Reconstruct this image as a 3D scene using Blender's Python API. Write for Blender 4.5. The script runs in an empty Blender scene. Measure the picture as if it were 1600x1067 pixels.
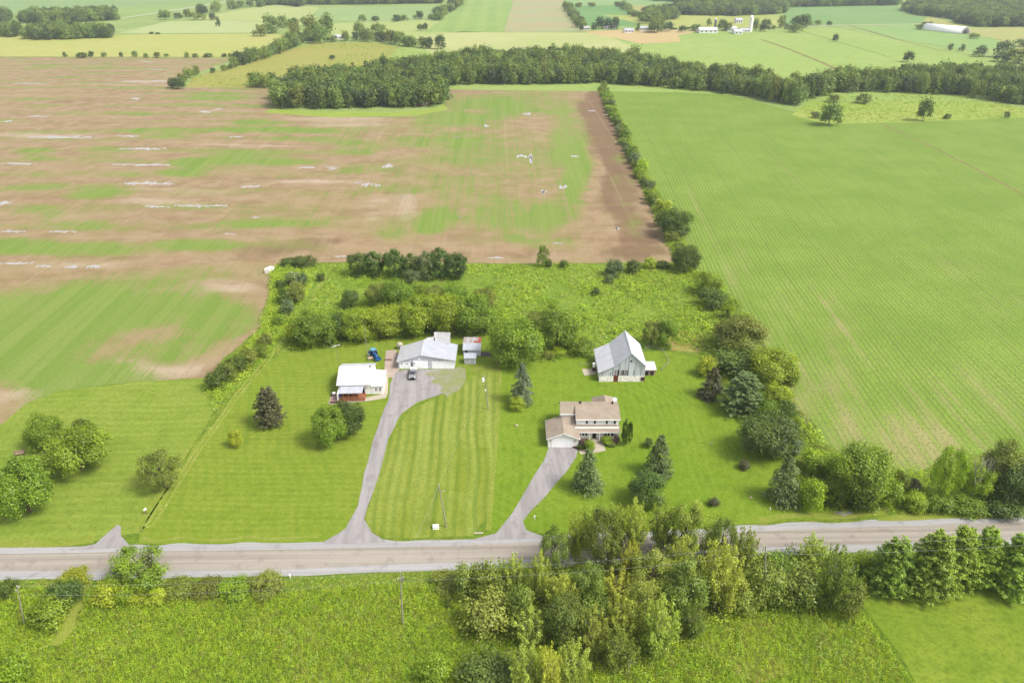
import bpy, math, random
import numpy as np
from mathutils import Vector, Matrix
from mathutils.geometry import delaunay_2d_cdt

# ------------------------------------------------------------------ camera, world, sun, exposure
sc = bpy.context.scene
COL = sc.collection
F, CX, CY = 1200.0, 800.0, 533.5           # focal length and centre in pixels of the 1600 px photograph
PITCH, CAMH = math.radians(27.25), 104.4
CP, SP = math.cos(PITCH), math.sin(PITCH)
cd = bpy.data.cameras.new('drone_camera'); cam = bpy.data.objects.new('drone_camera', cd); COL.objects.link(cam)
cd.sensor_width = 36; cd.lens = F / 1600 * 36; cd.clip_start = 0.5; cd.clip_end = 30000
cam.location = (0, 0, CAMH); cam.rotation_euler = (math.pi / 2 - PITCH, 0, 0)
sc.camera = cam
SUN_EL, SUN_AZ = math.radians(52), math.radians(112)     # azimuth clockwise from +Y
w = bpy.data.worlds.new('World'); sc.world = w; w.use_nodes = True
wn = w.node_tree.nodes; wn.clear()
sky = wn.new('ShaderNodeTexSky'); sky.sky_type = 'NISHITA'; sky.sun_disc = False
sky.sun_elevation = SUN_EL; sky.sun_rotation = SUN_AZ; sky.air_density = 1.0; sky.dust_density = 3.0; sky.ozone_density = 1.0
bg = wn.new('ShaderNodeBackground'); bg.inputs[1].default_value = 0.145
wo = wn.new('ShaderNodeOutputWorld')
hsv = wn.new('ShaderNodeHueSaturation'); hsv.inputs['Saturation'].default_value = .3      # thin bright cloud: a paler sky
w.node_tree.links.new(sky.outputs[0], hsv.inputs['Color']); w.node_tree.links.new(hsv.outputs[0], bg.inputs[0]); w.node_tree.links.new(bg.outputs[0], wo.inputs[0])
sl = bpy.data.lights.new('sun', 'SUN'); sl.energy = 2.3; sl.angle = math.radians(17); sl.color = (1, .955, .88)
so = bpy.data.objects.new('sun', sl); COL.objects.link(so); so.location = (0, 0, 300)
sd = Vector((math.sin(SUN_AZ) * math.cos(SUN_EL), math.cos(SUN_AZ) * math.cos(SUN_EL), math.sin(SUN_EL)))
so.rotation_euler = sd.to_track_quat('Z', 'Y').to_euler()
sc.view_settings.view_transform = 'Standard'; sc.view_settings.look = 'None'
sc.view_settings.exposure = 0.93; sc.view_settings.gamma = 1; sc.view_settings.use_curve_mapping = False
sc.cycles.max_bounces = 6; sc.cycles.diffuse_bounces = 3; sc.cycles.glossy_bounces = 2
sc.cycles.transmission_bounces = 3; sc.cycles.volume_bounces = 0; sc.cycles.transparent_max_bounces = 8
GAIN = 2.0                                 # display value of a lit albedo-1 ground, used only to turn photo colours into albedo

def P(px, py, h=0.0):                       # the place at height h that is seen at a pixel of the photograph
    u, v = (px - CX) / F, (py - CY) / F
    t = (CAMH - h) / (SP + v * CP)
    return Vector((u * t, (CP - v * SP) * t, h))
def g(px, py): p = P(px, py); return (p.x, p.y)
def proj(x, y, z=0.0):
    dz = z - CAMH
    d = y * CP - dz * SP
    return CX + F * x / d, CY - F * (y * SP + dz * CP) / d
def scale_at(x, y, z=0.0): return F / (y * CP - (z - CAMH) * SP)
def h_at(Y, py):                            # height of a point at ground distance Y seen at row py
    dep = PITCH + math.atan((py - CY) / F); return CAMH - Y * math.tan(dep)

def L(c):
    c = c / 255.0
    return c / 12.92 if c < .04045 else ((c + .055) / 1.055) ** 2.4
def C(r, g_, b, gain=None):
    k = gain or GAIN
    return (min(.85, L(r) / k), min(.85, L(g_) / k), min(.85, L(b) / k), 1)

# ------------------------------------------------------------------ object helpers
def tag(o, label=None, cat=None, group=None, kind=None):
    if label: o['label'] = label
    if cat: o['category'] = cat
    if group: o['group'] = group
    if kind: o['kind'] = kind
    return o
def empty(name, loc, rz=0, label=None, cat=None, group=None):
    o = bpy.data.objects.new(name, None); COL.objects.link(o); o.empty_display_size = .5
    o.location = loc; o.rotation_euler = (0, 0, rz)
    return tag(o, label, cat, group)
def mesh_np(name, verts, faces, mats=(), mi=None, attrs=None, smooth=False):
    me = bpy.data.meshes.new(name)
    verts = np.asarray(verts, dtype=np.float32)
    if isinstance(faces, np.ndarray):
        nf, k = faces.shape
        me.vertices.add(len(verts)); me.vertices.foreach_set('co', verts.ravel())
        me.loops.add(nf * k); me.loops.foreach_set('vertex_index', faces.astype(np.int32).ravel())
        me.polygons.add(nf); me.polygons.foreach_set('loop_start', np.arange(0, nf * k, k, dtype=np.int32))
        me.update(calc_edges=True)
    else:
        me.from_pydata(verts.tolist(), [], faces)
    for m in mats: me.materials.append(m)
    if mi is not None: me.polygons.foreach_set('material_index', np.asarray(mi, dtype=np.int32))
    if attrs:
        for k_, v_ in attrs.items():
            a = me.attributes.new(k_, 'FLOAT', 'POINT'); a.data.foreach_set('value', np.asarray(v_, dtype=np.float32))
    if smooth: me.polygons.foreach_set('use_smooth', [True] * len(me.polygons))
    me.update()
    return me
def link(name, me, parent=None, loc=None):
    o = bpy.data.objects.new(name, me); COL.objects.link(o)
    if parent is not None: o.parent = parent
    if loc is not None: o.location = loc
    return o

class MB:                                    # collects boxes, bars and plates into one mesh
    def __init__(s): s.v = []; s.f = []
    def add(s, vs, fs):
        k = len(s.v); s.v += [tuple(v) for v in vs]; s.f += [tuple(i + k for i in f) for f in fs]; return s
    def box(s, x0, x1, y0, y1, z0, z1):
        return s.add([(x0,y0,z0),(x1,y0,z0),(x1,y1,z0),(x0,y1,z0),(x0,y0,z1),(x1,y0,z1),(x1,y1,z1),(x0,y1,z1)],
                     [(0,3,2,1),(4,5,6,7),(0,1,5,4),(1,2,6,5),(2,3,7,6),(3,0,4,7)])
    def slab(s, a, b, c, d, th):             # a roof plate: top quad a b c d with thickness below it
        t = [Vector(p) for p in (a, b, c, d)]; lo = [p - Vector((0, 0, th)) for p in t]
        return s.add(t + lo, [(0,1,2,3),(7,6,5,4),(0,4,5,1),(1,5,6,2),(2,6,7,3),(3,7,4,0)])
    def prism(s, poly, y0, y1):              # outline in x,z pushed along y
        n = len(poly)
        return s.add([(x, y0, z) for x, z in poly] + [(x, y1, z) for x, z in poly],
                     [tuple(range(n)), tuple(range(2*n-1, n-1, -1))] + [(i, i+n, (i+1) % n + n, (i+1) % n) for i in range(n)])
    def tube(s, p0, p1, r0, r1=None, n=8):
        r1 = r0 if r1 is None else r1
        p0, p1 = Vector(p0), Vector(p1); q = (p1 - p0).to_track_quat('Z', 'Y')
        vs = []
        for p, r in ((p0, r0), (p1, r1)):
            for i in range(n): vs.append(p + q @ Vector((r*math.cos(2*math.pi*i/n), r*math.sin(2*math.pi*i/n), 0)))
        return s.add(vs, [(i, (i+1) % n, (i+1) % n + n, i+n) for i in range(n)] + [tuple(range(n-1,-1,-1)), tuple(range(n, 2*n))])
    def build(s, name, mat, parent=None, loc=None, smooth=False, bevel=0):
        me = bpy.data.meshes.new(name); me.from_pydata(s.v, [], s.f); me.materials.append(mat)
        import bmesh
        bm = bmesh.new(); bm.from_mesh(me); bmesh.ops.recalc_face_normals(bm, faces=bm.faces)
        if bevel: bmesh.ops.bevel(bm, geom=bm.edges[:], offset=bevel, segments=2, affect='EDGES', profile=.6)
        bm.to_mesh(me); bm.free()
        if smooth: me.polygons.foreach_set('use_smooth', [True] * len(me.polygons))
        me.update()
        return link(name, me, parent, loc)
def box(name, mat, parent, *d, **k): return MB().box(*d).build(name, mat, parent, **k)

# ------------------------------------------------------------------ noise for placing and for soil maps
def _hash(ix, iy, seed):
    n = (ix.astype(np.int64) * 374761393 + iy.astype(np.int64) * 668265263 + seed * 1274126177) & 0x7fffffff
    n = ((n ^ (n >> 13)) * 1274126177) & 0x7fffffff
    return ((n ^ (n >> 16)) & 0xffff) / 65535.0
def vnoise(x, y, seed=0):
    x = np.asarray(x, float); y = np.asarray(y, float)
    ix, iy = np.floor(x), np.floor(y); fx, fy = x - ix, y - iy
    fx = fx*fx*(3-2*fx); fy = fy*fy*(3-2*fy)
    a, b = _hash(ix, iy, seed), _hash(ix+1, iy, seed); c, d = _hash(ix, iy+1, seed), _hash(ix+1, iy+1, seed)
    return (a*(1-fx)+b*fx)*(1-fy) + (c*(1-fx)+d*fx)*fy
def fbm(x, y, seed=0, o=4):
    s = 0; a = .5; t = 0
    for i in range(o): s = s + a*vnoise(x*2**i, y*2**i, seed+i*7); t += a; a *= .5
    return s / t

# ------------------------------------------------------------------ materials
HEAD = math.radians(.85)                     # direction of the field rows
def nd(nt, typ, ins=None, **props):
    n = nt.nodes.new('ShaderNode' + typ)
    for k, v in props.items(): setattr(n, k, v)
    for k, v in (ins or {}).items():
        if isinstance(v, bpy.types.NodeSocket): nt.links.new(v, n.inputs[k])
        else: n.inputs[k].default_value = v
    return n
def mixc(nt, fac, a, b, blend='MIX'):
    n = nt.nodes.new('ShaderNodeMix'); n.data_type = 'RGBA'; n.blend_type = blend
    for i, v in ((0, fac), (6, a), (7, b)):
        if isinstance(v, bpy.types.NodeSocket): nt.links.new(v, n.inputs[i])
        else: n.inputs[i].default_value = v
    return n.outputs[2]
def mth(nt, op, a, b=0.0, c=0.0, clamp=False):
    n = nt.nodes.new('ShaderNodeMath'); n.operation = op; n.use_clamp = clamp
    for i, v in enumerate((a, b, c)):
        if isinstance(v, bpy.types.NodeSocket): nt.links.new(v, n.inputs[i])
        else: n.inputs[i].default_value = v
    return n.outputs[0]
def sstep(nt, v, lo, hi, a=0.0, b=1.0):
    n = nt.nodes.new('ShaderNodeMapRange'); n.interpolation_type = 'SMOOTHSTEP'
    for i, x in enumerate((v, lo, hi, a, b)):
        if isinstance(x, bpy.types.NodeSocket): nt.links.new(x, n.inputs[i])
        else: n.inputs[i].default_value = x
    return n.outputs[0]
def coords(nt, rot=0.0, sc_=(1, 1, 1), src='Position', loc=(0, 0, 0)):
    s = nd(nt, 'NewGeometry').outputs['Position'] if src == 'Position' else nd(nt, 'TexCoord').outputs[src]
    m1 = nd(nt, 'Mapping', {0: s, 1: loc, 2: (0, 0, rot)})
    return nd(nt, 'Mapping', {0: m1.outputs[0], 3: sc_}).outputs[0]
def noise(nt, vec, scale=1.0, detail=3.0, rough=.55, dist=0.0):
    return nd(nt, 'TexNoise', {'Vector': vec, 'Scale': scale, 'Detail': detail, 'Roughness': rough, 'Distortion': dist}).outputs[0]
def newmat(name):
    m = bpy.data.materials.new(name); m.use_nodes = True; nt = m.node_tree
    b = nt.nodes['Principled BSDF']; b.inputs['Roughness'].default_value = .9; b.inputs['Specular IOR Level'].default_value = .15
    return m, nt, b
def bump(nt, b, h, strength, dist):
    n = nd(nt, 'Bump', {'Strength': strength, 'Distance': dist, 'Height': h}); nt.links.new(n.outputs[0], b.inputs['Normal'])
def setc(nt, b, c):
    nt.links.new(c, b.inputs['Base Color'])

def simple(name, col, rough=.6, spec=.3, metal=0, var=.12, vs=2.0, bmp=0, streak=None):
    m, nt, b = newmat(name)
    v = coords(nt, src='Object', sc_=streak or (1, 1, 1))
    n = noise(nt, v, vs, 4)
    c2 = tuple(min(1, x*(1-var*2.2)) for x in col[:3]) + (1,)
    c1 = tuple(min(.9, x*(1+var)) for x in col[:3]) + (1,)
    setc(nt, b, mixc(nt, sstep(nt, n, .3, .75), c1, c2))
    b.inputs['Roughness'].default_value = rough; b.inputs['Specular IOR Level'].default_value = spec; b.inputs['Metallic'].default_value = metal
    if bmp: bump(nt, b, n, .6, bmp)
    return m

def grass_mat(name, a, b_, c_, big=.03, stripes=None, rings=None, flecks=.5, fs=1.6, rot=0.0, bmp=.12, stretch=(1, 1, 1), fleck2=None):
    """a/b_: the two broad tones, c_: darker tufts between the blades; stripes=(rot, width m, colour, amount)"""
    if name.startswith('lawn'): a, b_, c_ = [(q[0]*.95, q[1]*.90, q[2]*.85, 1) for q in (a, b_, c_)]
    m, nt, b = newmat(name)
    v = coords(nt, rot)
    n1 = noise(nt, v, big, 4, .6, .4)
    col = mixc(nt, sstep(nt, n1, .36, .64), a, b_)
    nm = noise(nt, v, big * 7, 3, .6)
    col = mixc(nt, sstep(nt, nm, .45, .7, 0, .45), col, c_)
    if stripes:
        for (r, wd, sc_, am, wob) in stripes:
            vv = coords(nt, r)
            x = nd(nt, 'SeparateXYZ', {0: vv}).outputs[0]
            wb = noise(nt, vv, .03, 2)
            x = mth(nt, 'ADD', x, mth(nt, 'MULTIPLY', wb, wob))
            s = mth(nt, 'SINE', mth(nt, 'MULTIPLY', x, 2 * math.pi / wd))
            amn = noise(nt, coords(nt, r, (.35, .02, 1)), 1.0, 2)
            f = mth(nt, 'MULTIPLY', sstep(nt, s, -.7, .8), sstep(nt, amn, .35, .68, am * .3, am))
            col = mixc(nt, f, col, sc_)
    if rings:
        (cx, cy, wd, sc_, am) = rings
        vv = coords(nt, 0, loc=(-cx, -cy, 0))
        ln = nd(nt, 'VectorMath', {0: nd(nt, 'Mapping', {0: vv, 3: (1, .8, 0)}).outputs[0]}, operation='LENGTH').outputs[1]
        ln = mth(nt, 'ADD', ln, mth(nt, 'MULTIPLY', noise(nt, vv, .04, 3), 14.0))
        s = mth(nt, 'SINE', mth(nt, 'MULTIPLY', ln, 2 * math.pi / wd))
        amn = noise(nt, v, .05, 2)
        col = mixc(nt, mth(nt, 'MULTIPLY', sstep(nt, s, -.6, .8), sstep(nt, amn, .4, .66, 0, am*.6)), col, sc_)
    fine = noise(nt, coords(nt, rot, stretch), fs, 5, .85)
    hi_ = noise(nt, coords(nt, rot, stretch, loc=(91, 7, 0)), fs*1.7, 4, .8)
    col = mixc(nt, sstep(nt, hi_, .52, .66, 0, flecks*.5), col, tuple(min(.8, q*1.35) for q in a[:3]) + (1,))
    col = mixc(nt, sstep(nt, fine, .46, .62, 0, min(1, flecks*1.35)), col, c_)
    if fleck2:
        f2 = noise(nt, coords(nt, rot, stretch, loc=(31, 17, 0)), fs * .7, 3, .7)
        col = mixc(nt, sstep(nt, f2, .55, .72, 0, fleck2[1]), col, fleck2[0])
    setc(nt, b, col)
    if bmp: bump(nt, b, fine, .8, bmp)
    return m
# ------------------------------------------------------------------ foliage
def leaf_mat(name, base, dark=.36, light=1.42, accent=None, trans=.28):
    m = bpy.data.materials.new(name); m.use_nodes = True; nt = m.node_tree; nt.nodes.clear()
    t = nd(nt, 'Attribute', attribute_name='tint').outputs['Fac']
    rnd = nd(nt, 'ObjectInfo').outputs['Random']
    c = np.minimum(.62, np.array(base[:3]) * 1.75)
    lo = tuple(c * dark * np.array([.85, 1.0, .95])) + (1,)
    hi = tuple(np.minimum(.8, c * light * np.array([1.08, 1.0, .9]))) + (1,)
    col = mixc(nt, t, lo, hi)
    if accent:
        col = mixc(nt, sstep(nt, t, accent[1], accent[1] + .03), col, accent[0])
    hs = nd(nt, 'HueSaturation', {'Hue': sstep(nt, rnd, 0, 1, .49, .512), 'Saturation': 1.0,
            'Value': sstep(nt, mth(nt, 'FRACT', mth(nt, 'MULTIPLY', rnd, 7.31)), 0, 1, .86, 1.14), 'Color': col}).outputs[0]
    d = nd(nt, 'BsdfDiffuse', {'Color': hs}).outputs[0]
    tr = nd(nt, 'BsdfTranslucent', {'Color': nd(nt, 'HueSaturation', {'Hue': .5, 'Saturation': 1.1, 'Value': 1.15, 'Color': hs}).outputs[0]}).outputs[0]
    mx = nd(nt, 'MixShader', {0: trans, 1: d, 2: tr}).outputs[0]
    gl = nd(nt, 'BsdfGlossy', {'Color': (1, 1, 1, 1), 'Roughness': .5}).outputs[0]
    mx2 = nd(nt, 'MixShader', {0: .025, 1: mx, 2: gl}).outputs[0]
    o = nd(nt, 'OutputMaterial'); nt.links.new(mx2, o.inputs[0])
    return m

def unit(a): return a / (np.linalg.norm(a, axis=-1, keepdims=True) + 1e-9)
def cards(p, nrm, size, rng, along=None, aspect=.62):
    n = len(p); nrm = unit(nrm)
    r = rng.normal(size=(n, 3)) if along is None else along
    t = unit(r - nrm * (r * nrm).sum(1, keepdims=True)); b = np.cross(nrm, t)
    s = size[:, None]
    fold = nrm * s * .22
    v = np.stack([p - t*s, p - b*s*aspect + fold, p + t*s, p + b*s*aspect + fold], 1).reshape(-1, 3)
    f = np.arange(4*n).reshape(n, 4)
    return v, f
def crown_arrays(kind, seed):
    rng = np.random.default_rng(seed)
    K = dict(round=(22, 16, 42, .38, .105, .036, .61), open=(18, 12, 38, .31, .09, .035, .68), shrub=(10, 11, 34, .45, .15, .06, .53),
             far=(9, 6, 17, .44, .2, .12, .56), column=(26, 10, 22, .26, .09, .055, .70))
    if kind in K:                                    # big lobes, each covered in leafy tufts
        nB, nS, nL, RB_, sg, ls, base = K[kind]
        i = np.arange(nB) + .5
        ph = np.arccos(1 - 2*i/nB*.9); th = math.pi * (1 + 5**.5) * i
        D = unit(np.stack([np.cos(th)*np.sin(ph), np.sin(th)*np.sin(ph), np.cos(ph)], 1) + rng.normal(size=(nB, 3))*.2)
        rr = base * rng.uniform(.78, 1.12, nB); Cb = D*rr[:, None]; rb = RB_*rng.uniform(.72, 1.12, nB)
        q = unit(rng.normal(size=(nB, nS, 3)) + D[:, None]*.9 + np.array([0, 0, .3]))
        Cs = Cb[:, None] + q*(rb[:, None]*rng.uniform(.7, 1.0, (nB, nS)))[..., None]
        lt = rng.random((nB, 1))*.45 + rng.random((nB, nS))*.55
        g3 = rng.normal(size=(nB, nS, nL, 3))
        p = (Cs[:, :, None] + g3*sg*np.array([1, 1, .8])).reshape(-1, 3)
        o = unit(g3*.6 + q[:, :, None]*1.0)
        nr = (o + rng.normal(size=o.shape)*.6 + np.array([0, 0, .45])).reshape(-1, 3)
        sz = ls * rng.uniform(.5, 1.3, len(p))
        tint = np.clip(.62*np.repeat(lt.ravel(), nL) + .38*rng.random(len(p)), 0, 1)
        v, f = cards(p, nr, sz, rng)
    elif kind == 'loose':                            # airy crown of upright leaders
        nA = 17; P_, N_, T_ = [], [], []
        for k in range(nA):
            a = k*2.39996 + rng.uniform(-.4, .4); r = math.sqrt((k+.5)/nA)*.93; top = (1 - .95*r*r)*rng.uniform(.6, 1.08) + .1
            b0 = np.array([math.cos(a)*r*.25, math.sin(a)*r*.25, -.9 + .35*rng.random()]); b1 = np.array([math.cos(a)*r, math.sin(a)*r, top])
            nC = int(16 + 6*(1-r))
            for q in range(nC):
                t = .12 + .88*(q + rng.random())/nC; c = b0 + (b1-b0)*t + rng.normal(size=3)*np.array([.15, .15, .05])*(1.25-t)
                rc = (.16*(1.15-t) + .06)*rng.uniform(.5, 1.5); n = int(32*(1.25-t*.55))
                o = unit(rng.normal(size=(n, 3)) + [0, 0, .35]); P_.append(c + o*rc*rng.uniform(.3, 1.1, (n, 1))*[1, 1, .95])
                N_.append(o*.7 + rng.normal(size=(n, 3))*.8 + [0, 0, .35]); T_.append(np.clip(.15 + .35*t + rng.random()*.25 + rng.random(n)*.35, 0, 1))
        p = np.concatenate(P_); tint = np.concatenate(T_)
        v, f = cards(p, np.concatenate(N_), .034*rng.uniform(.5, 1.25, len(p)), rng)
    elif kind in ('spruce', 'farconifer'):
        nl, nb, nc = (17, 10, 32) if kind == 'spruce' else (9, 7, 9)
        P_, N_, A_, S_ = [], [], [], []
        for L_ in range(nl):
            t = L_ / nl; R = .96*(1-t)**.66 + .03
            for k in range(nb):
                a = rng.uniform(0, 2*math.pi); R2 = R*rng.uniform(.6, 1.15)
                s = rng.uniform(.15, 1, nc)**.7
                dirv = np.array([math.cos(a), math.sin(a)])
                lat = rng.normal(size=nc)*.10*R2*s*1.6
                x = dirv[0]*s*R2 - dirv[1]*lat; y = dirv[1]*s*R2 + dirv[0]*lat
                z = -1 + 2*t + .10*(1-s) - .13*s*s*R2 + rng.normal(size=nc)*.02 + rng.uniform(-.04, .04)
                P_.append(np.stack([x, y, z], 1)); A_.append(np.tile([dirv[0], dirv[1], -.25], (nc, 1)))
                N_.append(np.tile([dirv[0]*.35, dirv[1]*.35, 1.], (nc, 1)) + rng.normal(size=(nc, 3))*.5)
                S_.append((.075 if kind == 'spruce' else .17)*rng.uniform(.6, 1.3, nc)*(.55+.45*R))
        p = np.concatenate(P_); sz = np.concatenate(S_)
        tint = np.clip(rng.random(len(p))*.7 + .3*np.repeat(rng.random(len(p)//nc), nc), 0, 1)
        v, f = cards(p, np.concatenate(N_), sz, rng, np.concatenate(A_) + rng.normal(size=p.shape)*.35, .38)
    elif kind == 'pine':
        P_, N_, A_, S_, T_ = [], [], [], [], []
        for k in range(105):                         # flat layered boughs with upturned tips
            t = (k+.5)/105; z0 = -1 + 1.9*t
            R = max(.15, (1 - abs(t-.22)**1.5*1.12))*rng.uniform(.6, 1.08)
            a = k*2.39996 + rng.uniform(-.35, .35); dv = np.array([math.cos(a), math.sin(a), 0]); lv = np.array([-dv[1], dv[0], 0]); bt = rng.random()
            for q in range(6):
                s = (.3 + .7*(q+rng.random())/6); wl = .24*R*(.35+s*.75)
                c = dv*s*R + lv*rng.uniform(-1, 1)*wl; c[2] = z0 + .10*s*s - .03 + .03*rng.normal()
                n = 30; o = unit(rng.normal(size=(n, 3))*np.array([1, 1, .3]) + dv*.6 + [0, 0, .2])
                P_.append(c + o*rng.uniform(.02, .10, (n, 1))); A_.append(o); N_.append(rng.normal(size=(n, 3))*.7 + [0, 0, 1.2])
                S_.append(rng.uniform(.03, .06, n)); T_.append(np.clip(.1 + .35*bt + .25*s + rng.random(n)*.3, 0, 1))
        p = np.concatenate(P_); tint = np.concatenate(T_)
        v, f = cards(p, np.concatenate(N_), np.concatenate(S_), rng, np.concatenate(A_), .4)
    elif kind == 'weed':
        n = 44; a = rng.uniform(0, 2*math.pi, n); r = rng.uniform(0, .5, n)**.8
        z = rng.uniform(.1, 1, n)*(1 - r*.9)
        p = np.stack([np.cos(a)*r, np.sin(a)*r, z], 1)
        nr = np.stack([np.cos(a)*.6, np.sin(a)*.6, np.full(n, .7)], 1) + rng.normal(size=(n, 3))*.45
        al = np.stack([np.cos(a), np.sin(a), np.full(n, .6)], 1) + rng.normal(size=(n, 3))*.3
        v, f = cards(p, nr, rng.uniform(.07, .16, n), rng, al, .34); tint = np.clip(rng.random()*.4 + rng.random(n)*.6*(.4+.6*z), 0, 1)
    elif kind == 'tuft':
        n = 26; a = rng.uniform(0, 2*math.pi, n); r = rng.uniform(0, .5, n)
        p = np.stack([np.cos(a)*r, np.sin(a)*r, rng.uniform(.05, .4, n)], 1)
        nr = np.stack([np.cos(a)*.9, np.sin(a)*.9, np.full(n, .6)], 1) + rng.normal(size=(n, 3))*.3
        al = np.stack([np.cos(a)*.4, np.sin(a)*.4, np.ones(n)], 1) + rng.normal(size=(n, 3))*.25
        v, f = cards(p, nr, rng.uniform(.14, .32, n), rng, al, .2); tint = rng.random(n)
    return v, f, np.repeat(tint, 4)

BARK = simple('bark_brown', C(120, 105, 88), .9, .1, var=.2, vs=6)
BARKW = simple('bark_pale', C(205, 198, 180), .8, .1, var=.3, vs=3)
TONES = dict(
    dark=leaf_mat('leaf_dark_green', C(98, 122, 40)), deep=leaf_mat('leaf_deep_green', C(94, 118, 46)),
    mid=leaf_mat('leaf_mid_green', C(128, 156, 40)), bright=leaf_mat('leaf_bright_green', C(154, 180, 40)),
    yellow=leaf_mat('leaf_yellow_green', C(170, 184, 44)), olive=leaf_mat('leaf_olive', C(128, 142, 56)),
    grey=leaf_mat('leaf_grey_green', C(116, 136, 84)), pine=leaf_mat('needle_soft_green', C(156, 184, 72)),
    spruce=leaf_mat('needle_grey_green', C(122, 142, 82)), blue=leaf_mat('needle_blue_grey', C(126, 140, 108)),
    purple=leaf_mat('leaf_purple', C(112, 84, 78)), brown=leaf_mat('needle_brown_green', C(104, 106, 72)),
    poplar=leaf_mat('leaf_poplar', C(158, 174, 74)), poplar_dark=leaf_mat('leaf_poplar_dark', C(132, 150, 60)),
    poplar_yellow=leaf_mat('leaf_poplar_yellow', C(170, 182, 72)),
    wood=leaf_mat('leaf_woodland', C(118, 142, 62)), wood_dark=leaf_mat('leaf_woodland_dark', C(86, 108, 52)),
    wood_light=leaf_mat('leaf_woodland_light', C(138, 160, 70)),
    flower=leaf_mat('leaf_blossom', C(126, 144, 74), accent=(C(235, 215, 215), .66)),
    weed=leaf_mat('weed_leaf', C(178, 206, 50), .5, 1.25), weed2=leaf_mat('weed_leaf_yellow', C(182, 202, 58), .6, 1.25),
    weed3=leaf_mat('weed_dull', C(168, 172, 76), .6, 1.2), tuft=leaf_mat('meadow_grass', C(166, 194, 62), .6, 1.2),
    tuft2=leaf_mat('meadow_grass_pale', C(178, 192, 96), .7, 1.2))

_PROTO = {}
def proto(kind, i):
    k = (kind, i)
    if k not in _PROTO:
        v, f, t = crown_arrays(kind, hash_seed(kind) + i*101)
        me = mesh_np(kind + '_crown', v, f, [TONES['mid']], attrs={'tint': t}); _PROTO[k] = me
    return _PROTO[k]
def hash_seed(s): return sum(ord(ch)*(i+3) for i, ch in enumerate(s))

def limb_mesh(kind, seed, mat):
    rng = random.Random(seed); m = MB()
    if kind in ('spruce', 'pine', 'column'):
        m.tube((0, 0, 0), (0, 0, .55), .06, .04); m.tube((0, 0, .55), (0, 0, 1.1), .04, .01)
    elif kind == 'shrub':
        for k in range(5):
            a = k*1.26 + rng.uniform(-.3, .3); m.tube((0, 0, 0), (.42*math.cos(a), .42*math.sin(a), .75), .035, .012, 5)
    else:
        x = rng.uniform(-.05, .05); m.tube((0, 0, 0), (x, 0, .45), .07, .052); m.tube((x, 0, .44), (x*1.5, .02, 1.0), .052, .015)
        for k in range(8):
            a = k*2.4 + rng.uniform(-.4, .4); z = .34 + .06*k; r = rng.uniform(.4, .68); q = (x + r*.5*math.cos(a), r*.5*math.sin(a), z + .16)
            m.tube((x, 0, z), q, .032, .022, 6)
            m.tube(q, (x + r*math.cos(a+.2), r*math.sin(a+.2), z + .42), .022, .008, 5)
            m.tube(q, (x + r*.9*math.cos(a-.5), r*.9*math.sin(a-.5), z + .34), .016, .006, 5)
    me = bpy.data.meshes.new('trunk'); me.from_pydata(m.v, [], m.f); me.materials.append(mat); me.update()
    return me
_LIMB = {}
def limbs(kind, i, mat):
    k = (kind, i, mat.name)
    if k not in _LIMB: _LIMB[k] = limb_mesh(kind, i*13+5, mat)
    return _LIMB[k]

NAMES = dict(round='broadleaf_tree', open='open_crowned_tree', loose='poplar_tree', shrub='shrub', spruce='spruce_tree',
             pine='pine_tree', column='columnar_cedar', far='woodland_tree', farconifer='woodland_conifer')
_cnt = {}
TR = random.Random(11)
def crown_fit(x0, y0, x1, y1, clear):
    """from the outline in the photograph to ground position, radius, half height and centre height"""
    xm, ym = (x0+x1)/2, (y0+y1)/2
    hc = 2.0
    for _ in range(6):
        p = P(xm, ym, hc); s = scale_at(p.x, p.y, hc); dep = math.atan2(CAMH - hc, p.y)
        a = (x1-x0)/2/s; hh = (y1-y0)/2/s
        b2 = hh*hh - (a*math.sin(dep))**2
        b = math.sqrt(b2)/math.cos(dep) if b2 > (.45*a*math.cos(dep))**2 else .45*a
        hc = b*(1+clear)
    return p.x, p.y, a, b, hc
_FAT = {'spruce': 1.3, 'pine': 1.08}
def tree(kind, x0, y0, x1, y1, tone, label=None, group=None, cat=None, trunk=None, clear=None, fat=1.0, name=None):
    if clear is None: clear = {'shrub': -.12, 'spruce': .06, 'pine': .12, 'column': 0.0, 'loose': -.06, 'round': -.02, 'open': .04}.get(kind, .05)
    X, Y, a, b, hc = crown_fit(x0, y0, x1, y1, clear)
    n = _cnt.get(kind, 0); _cnt[kind] = n + 1
    pm = proto(kind, n % {'round': 4, 'loose': 4, 'shrub': 4, 'open': 3}.get(kind, 2))
    name = name or NAMES[kind]; cat = cat or ('shrub' if kind == 'shrub' else 'tree')
    rz = TR.uniform(0, 6.28)
    root = empty(name, (X, Y, 0), rz, label, cat, group)
    c = bpy.data.objects.new('crown', pm); COL.objects.link(c); c.parent = root
    c.location = (0, 0, hc); fat = fat*_FAT.get(kind, 1.0); c.scale = (a*fat*1.02, a*fat*1.02, b*1.02)
    c.material_slots[0].link = 'OBJECT'; c.material_slots[0].material = TONES[tone]
    t = bpy.data.objects.new('trunk', limbs(kind, n % 3, trunk or BARK)); COL.objects.link(t); t.parent = root
    t.scale = (a, a, hc + .35*b)
    return root

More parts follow.
